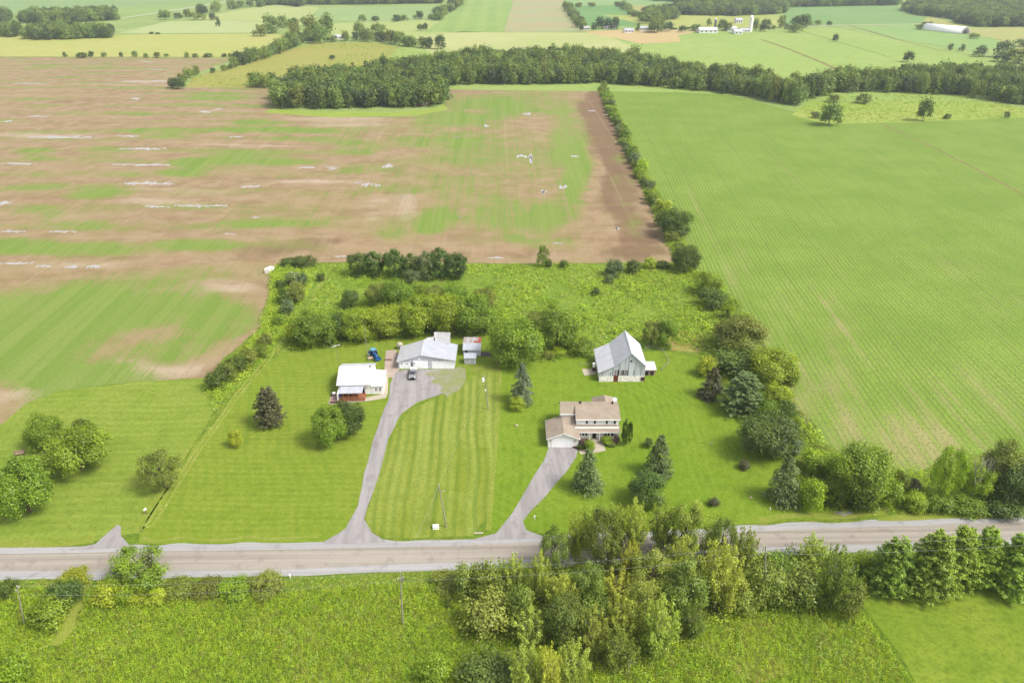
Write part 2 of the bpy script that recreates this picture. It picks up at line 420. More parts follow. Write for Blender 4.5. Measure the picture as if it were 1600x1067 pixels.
def copies(name, mesh_list, items, tones, label, cat, group):
    """many small far trees, each an object of its own: items = (x, y, radius, height)"""
    rg = random.Random(len(items)+7)
    ys = sorted(q[1] for q in items); n = len(ys); base_label = label; xs_ = sorted(q[0] for q in items); wide = n > 0 and xs_[-1]-xs_[0] > ys[-1]-ys[0]
    for (x, y, r, h) in items:
        me = rg.choice(mesh_list)
        o = bpy.data.objects.new(name, me); COL.objects.link(o)
        o.location = (x, y, h*.5); o.scale = (r, r, h*.52); o.rotation_euler = (0, 0, rg.uniform(0, 6.28))
        tn = rg.choice(tones); o.material_slots[0].link = 'OBJECT'; o.material_slots[0].material = TONES[tn]
        if n > 3:
            k = ys.index(y)/n; sz = 'tall ' if h > 1.15*np.mean([q[3] for q in items]) else ('low ' if h < .85*np.mean([q[3] for q in items]) else '')
            word = {'wood': 'green', 'wood_dark': 'dark green', 'wood_light': 'light green', 'mid': 'mid green', 'dark': 'dark green', 'bright': 'bright green', 'olive': 'olive', 'grey': 'grey green'}.get(tn, 'green')
            lab2 = '%s%s %s, %s' % (sz, word, base_label.replace('dark ', '', 1).replace('leafy ', ''), ('left end' if x < xs_[n//5] else 'left half' if x < xs_[2*n//5] else 'middle' if x < xs_[3*n//5] else 'right half' if x < xs_[4*n//5] else 'right end') if wide else ('nearest end' if k < .2 else 'nearer half' if k < .4 else 'middle' if k < .6 else 'farther half' if k < .8 else 'farthest end'))
            if len(lab2.split()) > 16: lab2 = '%s %s' % (word, base_label.replace('dark ', '', 1).replace('leafy ', ''))
            label = lab2
        tag(o, label, cat, group)

def far_mesh(kind, i):
    v, f, t = crown_arrays(kind, 900 + i*37 + hash_seed(kind))
    m = MB(); m.tube((0, 0, -1), (0, 0, .3), .05, .02, 6)
    nv = len(v); tv = np.array(m.v); faces = [tuple(q) for q in f.tolist()] + [tuple(i_+nv for i_ in q) for q in m.f]
    vv = np.concatenate([v, tv]); me = mesh_np('far_tree', vv, faces, [TONES['wood'], BARK],
        mi=[0]*len(f) + [1]*len(m.f), attrs={'tint': np.concatenate([t, np.zeros(len(tv))])})
    return me
FAR = [far_mesh('far', i) for i in range(5)]; FARC = [far_mesh('farconifer', i) for i in range(2)]

def scatter(name, pts, scl, protos, label=None, seed=0, tones=None, hs=None):
    """ground cover and far woods nobody could count: geometry nodes instances on points, kind stuff"""
    rng = np.random.default_rng(seed)
    n = len(pts); me = bpy.data.meshes.new(name); me.vertices.add(n); me.vertices.foreach_set('co', np.asarray(pts, np.float32).ravel())
    def at(nm, typ, arr, key):
        a = me.attributes.new(nm, typ, 'POINT'); a.data.foreach_set(key, np.asarray(arr).ravel())
    at('scl', 'FLOAT_VECTOR', np.asarray(scl, np.float32), 'vector')
    rot = np.zeros((n, 3), np.float32); rot[:, 2] = rng.uniform(0, 6.28, n); at('rot', 'FLOAT_VECTOR', rot, 'vector')
    at('pick', 'INT', rng.integers(0, len(protos), n).astype(np.int32), 'value')
    me.update()
    o = link(name, me); tag(o, label, None, None, 'stuff')
    pc = bpy.data.collections.new(name + '_sources')
    for i, (pm, tm) in enumerate(protos):
        q = bpy.data.objects.new('%s_source_%02d' % (name, i), pm); pc.objects.link(q)
        if tm: q.material_slots[0].link = 'OBJECT'; q.material_slots[0].material = tm
    ng = bpy.data.node_groups.new(name, 'GeometryNodeTree')
    ng.interface.new_socket(name='Geometry', in_out='INPUT', socket_type='NodeSocketGeometry')
    ng.interface.new_socket(name='Geometry', in_out='OUTPUT', socket_type='NodeSocketGeometry')
    N = ng.nodes; gi = N.new('NodeGroupInput'); go = N.new('NodeGroupOutput')
    ci = N.new('GeometryNodeCollectionInfo'); ci.inputs[0].default_value = pc; ci.inputs['Separate Children'].default_value = True
    ci.inputs['Reset Children'].default_value = True
    iop = N.new('GeometryNodeInstanceOnPoints'); iop.inputs['Pick Instance'].default_value = True
    def na(nm, dt):
        a = N.new('GeometryNodeInputNamedAttribute'); a.data_type = dt; a.inputs[0].default_value = nm; return a.outputs[0]
    Lk = ng.links.new
    Lk(gi.outputs[0], iop.inputs['Points']); Lk(ci.outputs[0], iop.inputs['Instance'])
    Lk(na('pick', 'INT'), iop.inputs['Instance Index']); Lk(na('rot', 'FLOAT_VECTOR'), iop.inputs['Rotation']); Lk(na('scl', 'FLOAT_VECTOR'), iop.inputs['Scale'])
    Lk(iop.outputs[0], go.inputs[0])
    md = o.modifiers.new('scatter', 'NODES'); md.node_group = ng
    return o

def inside(px, py, poly):
    r = np.zeros(len(px), bool); n = len(poly); j = n-1
    for i in range(n):
        xi, yi = poly[i]; xj, yj = poly[j]
        c = ((yi > py) != (yj > py)) & (px < (xj-xi)*(py-yi)/(yj-yi+1e-12)+xi)
        r ^= c; j = i
    return r
def fill_poly(poly_px, spacing, seed=0, jit=.42, world=False):
    poly = poly_px if world else [g(*q) for q in poly_px]
    xs = [q[0] for q in poly]; ys = [q[1] for q in poly]
    gx, gy = np.meshgrid(np.arange(min(xs), max(xs), spacing), np.arange(min(ys), max(ys), spacing*.9))
    gx = gx + (np.arange(gx.shape[0]) % 2)[:, None]*spacing/2
    rng = np.random.default_rng(seed)
    x = gx.ravel() + rng.uniform(-jit, jit, gx.size)*spacing; y = gy.ravel() + rng.uniform(-jit, jit, gx.size)*spacing
    k = inside(x, y, poly)
    return np.stack([x[k], y[k]], 1)
# ------------------------------------------------------------------ ground, fields, road
def outline(poly, seg=5.0, jit=.35, seed=1, closed=True):
    out = []; n = len(poly)
    for i in range(n if closed else n-1):
        a = Vector(poly[i]); b = Vector(poly[(i+1) % n]); d = (b-a).length
        k = max(1, min(60, int(d/seg)))
        for j in range(k):
            p = a + (b-a)*j/k
            o = (vnoise(p.x*.23+11, p.y*.23, seed)-.5)*2*jit, (vnoise(p.x*.23, p.y*.23+31, seed+5)-.5)*2*jit
            out.append((p.x+float(o[0]), p.y+float(o[1])))
    return out
def sheet(name, poly, z, mat, res=None, attrs=None, seg=5.0, jit=.35, kind='structure', world=False, label=None):
    pw = poly if world else [g(*q) for q in poly]
    ol = outline(pw, seg, jit)
    pts = [Vector(q) for q in ol]; n = len(pts)
    if res:
        inner = fill_poly(ol, res, 3, .2, True); pts += [Vector(q) for q in inner.tolist()]
    r = delaunay_2d_cdt(pts, [], [list(range(n))], 1, 1e-4)
    v = np.array([(q.x, q.y, z) for q in r[0]]); f = [tuple(t) for t in r[2]]
    me = mesh_np(name, v, f, [mat], attrs=(attrs(v) if attrs else None))
    if len(me.polygons) and me.polygons[0].normal.z < 0: me.flip_normals()
    o = link(name, me); tag(o, label, None, None, kind)
    return o

M_base = grass_mat('far_meadow', C(176, 194, 112), C(158, 184, 96), C(130, 158, 74), big=.006, fs=.12, flecks=.35, bmp=0)
base = MB().add([(-5000, -600, 0), (5000, -600, 0), (5000, 9000, 0), (-5000, 9000, 0)], [(0, 1, 2, 3)]).build('ground', M_base); tag(base, kind='structure')

M_verge = grass_mat('verge_grass', C(132, 160, 46), C(150, 166, 58), C(88, 120, 26), big=.05, fs=1.3, flecks=.6, bmp=.25, fleck2=(C(180, 176, 96), .2))
sheet('near_grassland', [(-500, 1300), (-500, 640), (-500, 560), (340, 560), (430, 408), (1060, 406), (1240, 640), (1330, 720), (1480, 700), (2100, 700), (2100, 1300)], .01, M_verge, seg=40)

M_under = grass_mat('weed_shade', C(120, 152, 34), C(136, 164, 42), C(74, 104, 22), big=.08, fs=1.6, flecks=.8, bmp=.3)
sheet('weedy_field', [(-300, 916), (440, 936), (560, 916), (700, 922), (900, 925), (1200, 895), (1340, 895), (1352, 950), (1408, 1020), (1445, 1085), (1480, 1200), (1480, 1300), (-300, 1300)], .016, M_under, seg=3, jit=.4)
# lawns ------------------------------------------------------------
M_lawn_l = grass_mat('lawn_left', C(146, 174, 50), C(158, 180, 62), C(112, 146, 28), big=.04,
    stripes=[(math.radians(90.6), 1.9, C(170, 188, 76), .4, 5), (-HEAD - .30, 2.4, C(122, 156, 42), .4, 8)], fs=1.2, flecks=.38, bmp=.10)
sheet('lawn', [(215, 836), (300, 700), (400, 585), (440, 552), (520, 543), (600, 528), (770, 522), (790, 560), (722, 600), (640, 636), (604, 690), (588, 750), (572, 806), (540, 838), (505, 846), (300, 849), (215, 850)], .02, M_lawn_l)
M_lawn_m = grass_mat('lawn_middle', C(172, 188, 84), C(156, 176, 60), C(118, 146, 34), big=.05,
    stripes=[(-HEAD - .02, 2.1, C(112, 140, 38), .85, 3.0), (-HEAD - .05, 5.3, C(190, 204, 104), .35, 3.0)], fs=1.3, flecks=.4, bmp=.10)
sheet('lawn', [(574, 806), (590, 748), (606, 690), (640, 640), (722, 602), (770, 566), (784, 560), (776, 700), (764, 800), (740, 836), (600, 842), (572, 826)], .03, M_lawn_m)
M_lawn_r = grass_mat('lawn_right', C(136, 172, 36), C(150, 180, 50), C(98, 138, 20), big=.045,
    stripes=[(-HEAD + .03, 1.9, C(154, 180, 62), .35, 4)], rings=(g(925, 660)[0], g(925, 660)[1], 2.3, C(160, 184, 68), .5), fs=1.3, flecks=.4, bmp=.10)
sheet('lawn', [(784, 560), (830, 560), (925, 556), (1040, 548), (1090, 560), (1130, 620), (1215, 690), (1225, 780), (1370, 800), (1380, 806), (1190, 817), (1000, 830), (850, 834), (822, 824), (764, 836), (766, 800), (777, 700)], .025, M_lawn_r)
M_lawn_fl = grass_mat('lawn_far_left', C(148, 178, 62), C(164, 184, 78), C(114, 148, 38), big=.03,
    stripes=[(math.radians(88), 2.6, C(180, 202, 86), .28, 5)], fs=1.1, flecks=.42, bmp=.12, fleck2=(C(190, 186, 104), .2))
sheet('lawn', [(-420, 700), (0, 664), (42, 630), (90, 612), (200, 598), (322, 590), (354, 600), (322, 664), (262, 765), (222, 830), (150, 846), (0, 852), (-420, 862)], .02, M_lawn_fl)
M_lawn_b = grass_mat('lawn_front_right', C(140, 172, 46), C(160, 184, 60), C(100, 136, 28), big=.07, fs=1.1, flecks=.4, bmp=.12)
sheet('lawn', [(1330, 905), (1400, 880), (1800, 880), (1900, 1300), (1480, 1300), (1440, 1085), (1405, 1020), (1350, 950)], .03, M_lawn_b)

# rough meadow behind the houses
M_meadow = grass_mat('rough_meadow', C(156, 182, 62), C(136, 170, 48), C(84, 118, 26), big=.06, fs=.9, flecks=.55, bmp=.3, fleck2=(C(190, 190, 104), .45))
sheet('rough_meadow', [(438, 420), (470, 418), (545, 412), (800, 414), (1052, 412), (1078, 402), (1240, 640), (1290, 692), (1222, 700), (1130, 610), (1090, 555), (1035, 545), (925, 556), (790, 560), (770, 522), (600, 528), (520, 543), (440, 552), (400, 585), (330, 640), (345, 590), (408, 512), (424, 452)], .018, M_meadow)
M_track = grass_mat('grass_track', C(176, 180, 84), C(158, 176, 66), C(132, 150, 50), big=.15, fs=2, flecks=.4, bmp=.05)
def band(name, line, w0, w1, z, mat, **k):
    Lp, Rp = [], []
    pts = [Vector(g(*q)) for q in line]; n = len(pts)
    for i, p in enumerate(pts):
        d = (pts[min(i+1, n-1)] - pts[max(i-1, 0)]).normalized(); nn = Vector((-d.y, d.x)); wd = w0 + (w1-w0)*i/(n-1)
        Lp.append(tuple(p + nn*wd/2)); Rp.append(tuple(p - nn*wd/2))
    return sheet(name, Lp + Rp[::-1], z, mat, world=True, **k)
for dx in (0, 7):
    band('wheel_track', [(508+dx*.5, 430), (480+dx*.6, 480), (430+dx*.8, 545), (372+dx, 612), (300+dx, 712), (250+dx*1.3, 790), (228+dx*1.5, 822)], .7, .8, .035, M_track, seg=3, jit=.15)
band('mown_path', [(128, 905), (122, 930), (106, 985), (80, 1010)], 3.2, 2.5, .035, grass_mat('mown_path', C(176, 182, 80), C(160, 180, 66), C(140, 160, 50), fs=1.5), seg=2, jit=.4)
M_dry = grass_mat('dry_grass', C(172, 178, 82), C(156, 172, 62), C(126, 150, 42), big=.2, fs=1.5, flecks=.45, bmp=.1)
band('property_strip', [(783, 566), (779, 640), (775, 700), (768, 770), (762, 828)], .7, 1.0, .045, M_dry, seg=2, jit=.22)
band('verge_strip', [(-100, 853), (60, 850), (150, 846)], 2.2, 1.6, .045, M_dry, seg=1, jit=1.0)
band('verge_strip', [(215, 844), (400, 841), (500, 838)], 1.0, .8, .045, M_dry, seg=1, jit=.8)
band('worn_strip', [(210, 835), (240, 785), (262, 755), (300, 690)], 1.0, 1.6, .045, M_dry, seg=1, jit=.7)
band('worn_strip', [(1190, 812), (1300, 806), (1380, 800)], 1.6, 1.6, .045, M_dry, seg=1, jit=.9)

# ploughed and sprouting field -------------------------------------
def blobs(px, py, lst):
    s = np.zeros(len(px))
    for (cx, cy, rx, ry, a) in lst:
        d = ((px-cx)/rx)**2 + ((py-cy)/ry)**2
        s += a*np.clip(1.35-d, 0, 1)
    return s
GREENS = [(80, 500, 130, 60, .95), (200, 470, 130, 45, .85), (-100, 520, 150, 70, .9), (130, 590, 130, 26, .8), (270, 545, 70, 24, .5), (350, 470, 60, 20, .3), (330, 500, 60, 36, .75), (20, 560, 110, 40, .8),
          (270, 560, 40, 12, .3), (290, 265, 45, 16, .8), (380, 252, 110, 16, .8), (60, 240, 40, 9, .75), (160, 237, 60, 9, .35), (250, 205, 70, 9, .8), (390, 200, 90, 9, .75), (480, 212, 80, 10, .6),
          (560, 262, 60, 9, .55), (640, 220, 40, 9, .4), (160, 308, 60, 8, .75), (60, 335, 50, 11, .6), (120, 345, 60, 13, .6), (395, 340, 70, 12, .7), (470, 340, 60, 10, .45), (215, 345, 20, 5, .5),
          (30, 385, 60, 14, .65), (110, 390, 100, 16, .55), (300, 380, 70, 12, .6), (210, 255, 40, 8, .3), (520, 305, 60, 9, .4), (590, 290, 30, 6, .3), (40, 290, 60, 7, .4), (200, 272, 40, 6, .3),
          (680, 340, 32, 26, .75), (670, 350, 20, 14, .4), (700, 200, 50, 60, .38), (760, 175, 60, 26, .5), (830, 160, 80, 22, .5), (800, 240, 90, 40, .4), (885, 215, 30, 50, .6), (900, 285, 22, 32, .9),
          (880, 320, 45, 18, .45), (780, 335, 60, 25, .45), (850, 345, 40, 24, .4), (720, 300, 60, 26, .35), (620, 360, 30, 15, .4), (860, 380, 60, 10, .4), (900, 250, 20, 30, .5), (1000, 350, 12, 25, .4), (800, 372, 20, 8, .5),
          (960, 240, 10, 60, .5), (985, 290, 10, 40, .45), (640, 270, 60, 30, .35), (560, 230, 50, 12, .35), (300, 155, 90, 6, .3), (120, 105, 90, 5, .3), (240, 108, 60, 4, .35), (350, 150, 60, 5, .4), (400, 188, 40, 5, .5),
          (170, 178, 80, 5, .4), (-120, 300, 120, 30, .4), (-150, 420, 130, 25, .5)]
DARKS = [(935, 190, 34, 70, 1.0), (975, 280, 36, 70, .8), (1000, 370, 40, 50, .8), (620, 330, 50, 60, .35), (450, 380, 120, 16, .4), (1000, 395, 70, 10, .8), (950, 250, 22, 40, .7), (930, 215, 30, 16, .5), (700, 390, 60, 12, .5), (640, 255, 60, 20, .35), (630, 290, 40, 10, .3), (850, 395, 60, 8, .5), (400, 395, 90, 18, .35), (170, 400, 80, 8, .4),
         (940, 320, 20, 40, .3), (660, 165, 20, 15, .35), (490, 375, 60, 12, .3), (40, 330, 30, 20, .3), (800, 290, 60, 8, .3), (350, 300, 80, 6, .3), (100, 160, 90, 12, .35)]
PALES = [(330, 440, 80, 14, .6), (250, 585, 90, 14, .8), (120, 610, 90, 12, .8), (200, 560, 40, 12, .5), (600, 320, 50, 40, .4), (650, 150, 30, 14, .4), (540, 190, 90, 12, .4), (60, 210, 90, 6, .7), (250, 300, 160, 5, .6), (300, 230, 160, 4, .6),
         (480, 280, 120, 4, .5), (960, 350, 40, 24, .5), (250, 320, 90, 7, .7), (120, 415, 130, 6, .6), (640, 310, 20, 60, .45), (820, 300, 10, 60, .4), (870, 330, 15, 50, .25), (580, 390, 60, 10, .4), (40, 620, 60, 20, .6), (300, 130, 200, 5, .5)]
CH, SH = math.cos(HEAD), math.sin(HEAD)
def soil_attrs(v):
    px, py = proj(v[:, 0], v[:, 1]); px = np.asarray(px); py = np.asarray(py)
    X, Y = v[:, 0], v[:, 1]
    wx = (fbm(X*.02, Y*.012, 3)-.5)*60; wy = (fbm(X*.02+50, Y*.012, 9)-.5)*22*np.clip((py+85)/500, .1, 1)
    gx, gy = px + wx*np.clip((py+85)/400, .2, 1), py + wy
    n = fbm(X*.035, Y*.05, 21, 4); n2 = fbm(X*.09, Y*.09, 33, 3)
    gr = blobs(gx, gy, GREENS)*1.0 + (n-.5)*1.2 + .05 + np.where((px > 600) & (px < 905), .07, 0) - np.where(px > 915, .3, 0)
    # tile-drain bands across the left field
    bandv = np.sin((Y*CH + X*SH)*2*math.pi/27.0 + (fbm(X*.01, Y*.02, 5)-.5)*5)
    gr += np.where(px < 600, bandv*.32*np.clip((470-py)/80, 0, 1)*np.clip((600-px)/100, 0, 1), 0)
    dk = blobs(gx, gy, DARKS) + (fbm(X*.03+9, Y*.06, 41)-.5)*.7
    pl = blobs(gx, gy, PALES) + (fbm(X*.02+90, Y*.09, 51)-.5)*.9 + np.where(px < 600, np.clip(-bandv-.75, 0, 1)*1.6, 0)
    return {'green': np.clip(gr, 0, 1.2), 'dark': np.clip(dk, 0, 1), 'pale': np.clip(pl, 0, 1)}
def soil_mat():
    m, nt, b = newmat('sprouting_soil')
    A = lambda n: nd(nt, 'Attribute', attribute_name=n).outputs['Fac']
    S_ = lambda a_, k: mth(nt, 'MULTIPLY', mth(nt, 'SUBTRACT', a_, .5), k)
    st = noise(nt, coords(nt, -HEAD, (.9, .007, 1)), 1.0, 5, .8)          # furrow streaks along the rows
    st2 = noise(nt, coords(nt, -HEAD, (.22, .003, 1), loc=(7, 3, 0)), 1.0, 4, .65)
    cross = noise(nt, coords(nt, -HEAD, (.012, .09, 1), loc=(3, 9, 0)), 1.0, 5, .7, .6)
    fine = noise(nt, coords(nt), 1.1, 5, .85); mid = noise(nt, coords(nt), .09, 5, .7)
    col = mixc(nt, sstep(nt, mid, .38, .62), C(188, 164, 126), C(170, 140, 106))
    col = mixc(nt, sstep(nt, cross, .42, .62, 0, .5), col, C(198, 170, 136))
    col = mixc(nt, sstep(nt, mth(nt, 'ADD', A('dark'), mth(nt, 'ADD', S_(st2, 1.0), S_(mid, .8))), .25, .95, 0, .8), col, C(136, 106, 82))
    col = mixc(nt, sstep(nt, mth(nt, 'ADD', A('pale'), mth(nt, 'ADD', S_(st, 1.2), S_(cross, 1.0))), .3, 1.0, 0, .8), col, C(218, 198, 172))
    col = mixc(nt, sstep(nt, st, .5, .68, 0, .45), col, C(162, 134, 104))
    col = mixc(nt, sstep(nt, fine, .52, .68, 0, .4), col, C(150, 122, 92))
    x = nd(nt, 'SeparateXYZ', {0: coords(nt, -HEAD)}).outputs[0]; x = mth(nt, 'ADD', x, S_(noise(nt, coords(nt), .01, 2), 5.0))
    tram = sstep(nt, mth(nt, 'SINE', mth(nt, 'MULTIPLY', x, 2*math.pi/13.0)), .93, 1.0)
    col = mixc(nt, mth(nt, 'MULTIPLY', tram, sstep(nt, st2, .48, .66, 0, .35)), col, C(220, 192, 160))
    haze_g = sstep(nt, mth(nt, 'ADD', A('green'), mth(nt, 'ADD', S_(cross, 1.3), S_(mid, .9))), -.15, .6, 0, .5)   # thin seedlings
    col = mixc(nt, haze_g, col, C(158, 160, 84))
    gsum = mth(nt, 'ADD', A('green'), mth(nt, 'ADD', mth(nt, 'ADD', S_(st, 2.6), S_(fine, 1.6)), S_(mid, 1.2)))
    gcol = mixc(nt, sstep(nt, st2, .38, .62), C(132, 166, 62), C(150, 174, 80))
    gcol = mixc(nt, sstep(nt, fine, .5, .62, 0, .45), gcol, C(106, 132, 50))
    col = mixc(nt, sstep(nt, gsum, .25, .9, 0, .92), col, gcol)
    setc(nt, b, col); bump(nt, b, fine, .8, .2)
    return m
M_soil = soil_mat()
SOIL = [(-480, 690), (0, 664), (42, 630), (90, 612), (200, 597), (325, 590), (350, 560), (408, 512), (422, 455), (430, 412), (545, 409), (800, 412), (1054, 410), (1046, 385), (997, 268), (942, 131), (800, 133), (700, 136), (694, 168), (640, 176), (500, 178), (430, 172), (422, 136), (290, 137), (262, 134), (300, 117), (370, 92), (0, 89), (-400, 89), (-480, 300)]
sheet('ploughed_field', SOIL, .03, M_soil, res=5.0, attrs=soil_attrs, seg=6, jit=.5)

# pools of rain water between the furrows
m, nt, b = newmat('standing_water')
b.inputs['Roughness'].default_value = .22; b.inputs['Specular IOR Level'].default_value = .6
setc(nt, b, mixc(nt, noise(nt, coords(nt), .8, 3), C(204, 194, 182, 2.2), C(222, 218, 214, 2.1)))  # pale base colour stands in for the bright sky mirrored in the water
M_water = m
WATER = [(30, 256, 26, 3), (100, 215, 60, 3), (200, 213, 20, 2), (228, 233, 30, 3), (200, 233, 14, 2), (232, 258, 34, 3), (190, 257, 14, 1.5), (225, 287, 40, 4), (262, 288, 14, 2), (245, 323, 22, 3), (300, 322, 30, 3), (340, 322, 16, 3),
         (100, 362, 24, 3), (20, 362, 22, 3), (8, 318, 10, 5), (24, 412, 28, 4), (68, 416, 14, 3), (112, 417, 12, 4), (145, 416, 11, 5), (390, 292, 16, 3), (480, 262, 14, 3), (400, 340, 6, 2), (370, 214, 12, 2), (520, 262, 12, 2),
         (360, 366, 12, 2), (205, 128, 20, 1.6), (245, 127, 14, 1.4), (245, 109, 14, 1.2), (60, 182, 20, 2), (10, 190, 9, 2), (212, 155, 7, 3), (320, 175, 10, 3), (340, 171, 6, 2), (230, 97, 14, 1), (45, 131, 30, 1.2),
         (605, 260, 8, 4), (575, 288, 12, 4), (590, 290, 6, 3), (520, 264, 8, 2), (760, 197, 5, 4), (822, 178, 6, 3), (815, 244, 9, 5), (829, 245, 2, 10), (850, 300, 4, 4), (540, 401, 16, 3), (775, 403, 14, 3), (962, 358, 3, 3),
         (900, 245, 6, 2), (925, 174, 5, 2), (948, 180, 6, 2), (880, 293, 5, 4), (420, 424, 4, 7), (870, 380, 8, 1.5), (560, 285, 4, 2), (715, 215, 3, 1), (718, 340, 3, 1)]
wm = MB(); wr = random.Random(4)
for (cx, cy, rx, ry) in WATER:
    c0 = Vector(g(cx, cy)); k0 = len(wm.v)
    ex = abs(g(cx+rx, cy)[0]-c0.x); ey = abs(g(cx, cy-ry)[1]-c0.y)
    n = max(3, min(40, int(ex/.95)))
    if rx > 4:                               # the flat pool itself, long across the rows
        nn = 22
        wm.add([(c0.x + math.cos(q*2*math.pi/nn)*ex*.8*wr.uniform(.82, 1.1), c0.y + math.sin(q*2*math.pi/nn)*ey*.28*wr.uniform(.2, 1.4), .05) for q in range(nn)], [tuple(range(nn))])
    for k in range(n):                        # short furrow-wide slivers that lie along the rows
        t = -1 + 2*(k+.5)/n; xx = c0.x + t*ex + wr.uniform(-.4, .4); ln = ey*wr.uniform(.25, 1.0)*(1-.55*t*t); wd = wr.uniform(.3, 1.0)*(1.3 if n < 5 else 1)
        yy = c0.y + wr.uniform(-.35, .35)*ey
        vs = []
        for q in range(10):
            an = q*math.pi/5; r = wr.uniform(.7, 1.15); lx, ly = math.cos(an)*wd*r, math.sin(an)*ln*r
            vs.append((xx + lx + ly*SH, yy + ly, .055))
        wm.add(vs, [tuple(range(10))])
tag(wm.build('standing_water', M_water), kind='structure')

# big green crop field on the right --------------------------------
def crop_mat():
    m, nt, b = newmat('row_crop')
    v = coords(nt, .06)
    st = noise(nt, coords(nt, .06, (.2, .004, 1)), 1.0, 5, .7); st2 = noise(nt, coords(nt, .06, (.9, .03, 1), loc=(5, 5, 0)), 1.0, 3, .6)
    mid = noise(nt, v, .035, 4, .6); fine = noise(nt, coords(nt, .06, (1.0, .55, 1)), 2.0, 3, .7)
    x = nd(nt, 'SeparateXYZ', {0: v}).outputs[0]; x = mth(nt, 'ADD', x, mth(nt, 'MULTIPLY', noise(nt, v, .012, 2), 3.0))
    row = mth(nt, 'SINE', mth(nt, 'MULTIPLY', x, 2*math.pi/1.52))
    tram = mth(nt, 'SINE', mth(nt, 'MULTIPLY', x, 2*math.pi/9.1))
    col = mixc(nt, sstep(nt, mid, .35, .65), C(156, 186, 74), C(140, 174, 60))
    rowa = mth(nt, 'MULTIPLY', sstep(nt, row, .1, .95), sstep(nt, st2, .35, .6, .3, .8))
    col = mixc(nt, rowa, col, C(124, 140, 62))
    trama = mth(nt, 'MULTIPLY', sstep(nt, tram, .95, 1.0), sstep(nt, st, .42, .6, .05, .5))
    col = mixc(nt, trama, col, C(112, 136, 62))
    bare = mth(nt, 'ADD', mth(nt, 'MULTIPLY', nd(nt, 'Attribute', attribute_name='bare').outputs['Fac'], .6), mth(nt, 'MULTIPLY', mth(nt, 'SUBTRACT', st, .5), 1.9))
    bare = mth(nt, 'ADD', bare, mth(nt, 'MULTIPLY', mth(nt, 'SUBTRACT', fine, .5), 1.6))
    col = mixc(nt, sstep(nt, bare, .15, .75, 0, .8), col, C(200, 182, 130))
    col = mixc(nt, sstep(nt, fine, .49, .62, 0, .8), col, C(112, 136, 52))
    setc(nt, b, col); bump(nt, b, fine, .9, .2)
    return m
def crop_attrs(v):
    px, py = proj(v[:, 0], v[:, 1])
    s = blobs(px, py, [(1280, 640, 60, 90, .5), (1380, 700, 90, 60, .6), (1330, 560, 30, 130, .35), (1430, 660, 60, 90, .45), (1220, 500, 30, 60, .35), (1300, 520, 14, 60, .4), (1530, 620, 80, 80, .35),
                       (1180, 300, 40, 12, .25), (1450, 420, 120, 20, .25), (1150, 420, 20, 50, .3), (1560, 480, 50, 30, .3), (1300, 440, 20, 60, .25), (1390, 530, 25, 70, .3), (1200, 560, 15, 50, .3), (1480, 700, 90, 30, .5), (1250, 600, 20, 60, .5)])
    s += (fbm(v[:, 0]*.04, v[:, 1]*.012, 77)-.5)*.5
    return {'bare': np.clip(s, 0, 1)}
M_crop = crop_mat()
sheet('crop_field', [(946, 129), (1058, 138), (1130, 146), (1236, 174), (1292, 193), (1600, 184), (2100, 175), (2100, 700), (1600, 700), (1480, 715), (1420, 742), (1340, 722), (1290, 692), (1246, 650), (1192, 560), (1140, 470), (1066, 400), (998, 262)], .036, M_crop, res=6.0, attrs=crop_attrs, seg=6, jit=.5)
M_ditch = grass_mat('ditch_weeds', C(176, 150, 100), C(150, 150, 80), C(120, 110, 70), big=.1, fs=.8, flecks=.5)
band('drainage_line', [(1375, 193), (1440, 222), (1520, 262), (1610, 310), (1700, 355)], 1.6, 1.6, .06, M_ditch, seg=4, jit=.6)

# road ------------------------------------------------------------
def road_mat(name, a, b_, c_, rot, st=(.015, 1.4, 1), fs=3):
    m, nt, b = newmat(name)
    v = coords(nt, rot)
    s = noise(nt, nd(nt, 'Mapping', {0: v, 3: st}).outputs[0], 1.0, 4, .6); n = noise(nt, v, .35, 4, .65); f = noise(nt, v, fs, 3, .7)
    col = mixc(nt, sstep(nt, s, .36, .66), a, b_); col = mixc(nt, sstep(nt, n, .5, .72, 0, .5), col, c_); col = mixc(nt, sstep(nt, f, .5, .75, 0, .35), col, c_)
    setc(nt, b, col); bump(nt, b, f, .5, .04)
    return m
RR = -.02
M_shoulder = road_mat('gravel_shoulder', C(204, 202, 200), C(188, 186, 184), C(160, 158, 154), RR)
M_asph = road_mat('worn_road_surface', C(200, 190, 176), C(174, 164, 150), C(148, 138, 128), RR, st=(.012, .85, 1))
M_drive = road_mat('gravel_drive', C(194, 188, 186), C(174, 168, 166), C(146, 140, 138), 1.5, st=(.05, .6, 1))
def strip(name, top, bot, z, mat, **k):
    return sheet(name, top + bot[::-1], z, mat, **k)
strip('road_shoulder', [(-400, 862), (0, 856), (200, 852), (400, 848), (600, 845), (850, 838), (1000, 831), (1190, 820), (1290, 816), (1400, 812), (1600, 806), (2000, 792)],
      [(-400, 912), (0, 906), (150, 906), (300, 902), (560, 897), (700, 890), (850, 886), (1000, 879), (1200, 866), (1350, 861), (1600, 853), (2000, 840)], .05, M_shoulder, seg=1.2, jit=.45)
strip('road', [(-400, 870), (0, 865), (200, 862), (400, 859), (600, 855), (845, 847), (1000, 840), (1200, 829), (1400, 822), (1600, 815), (2000, 802)],
      [(-400, 897), (0, 893), (200, 892), (400, 891), (560, 885), (640, 881), (771, 877), (1000, 867), (1200, 855), (1378, 850), (1600, 843), (2000, 830)], .06, M_asph, seg=4, jit=.12)
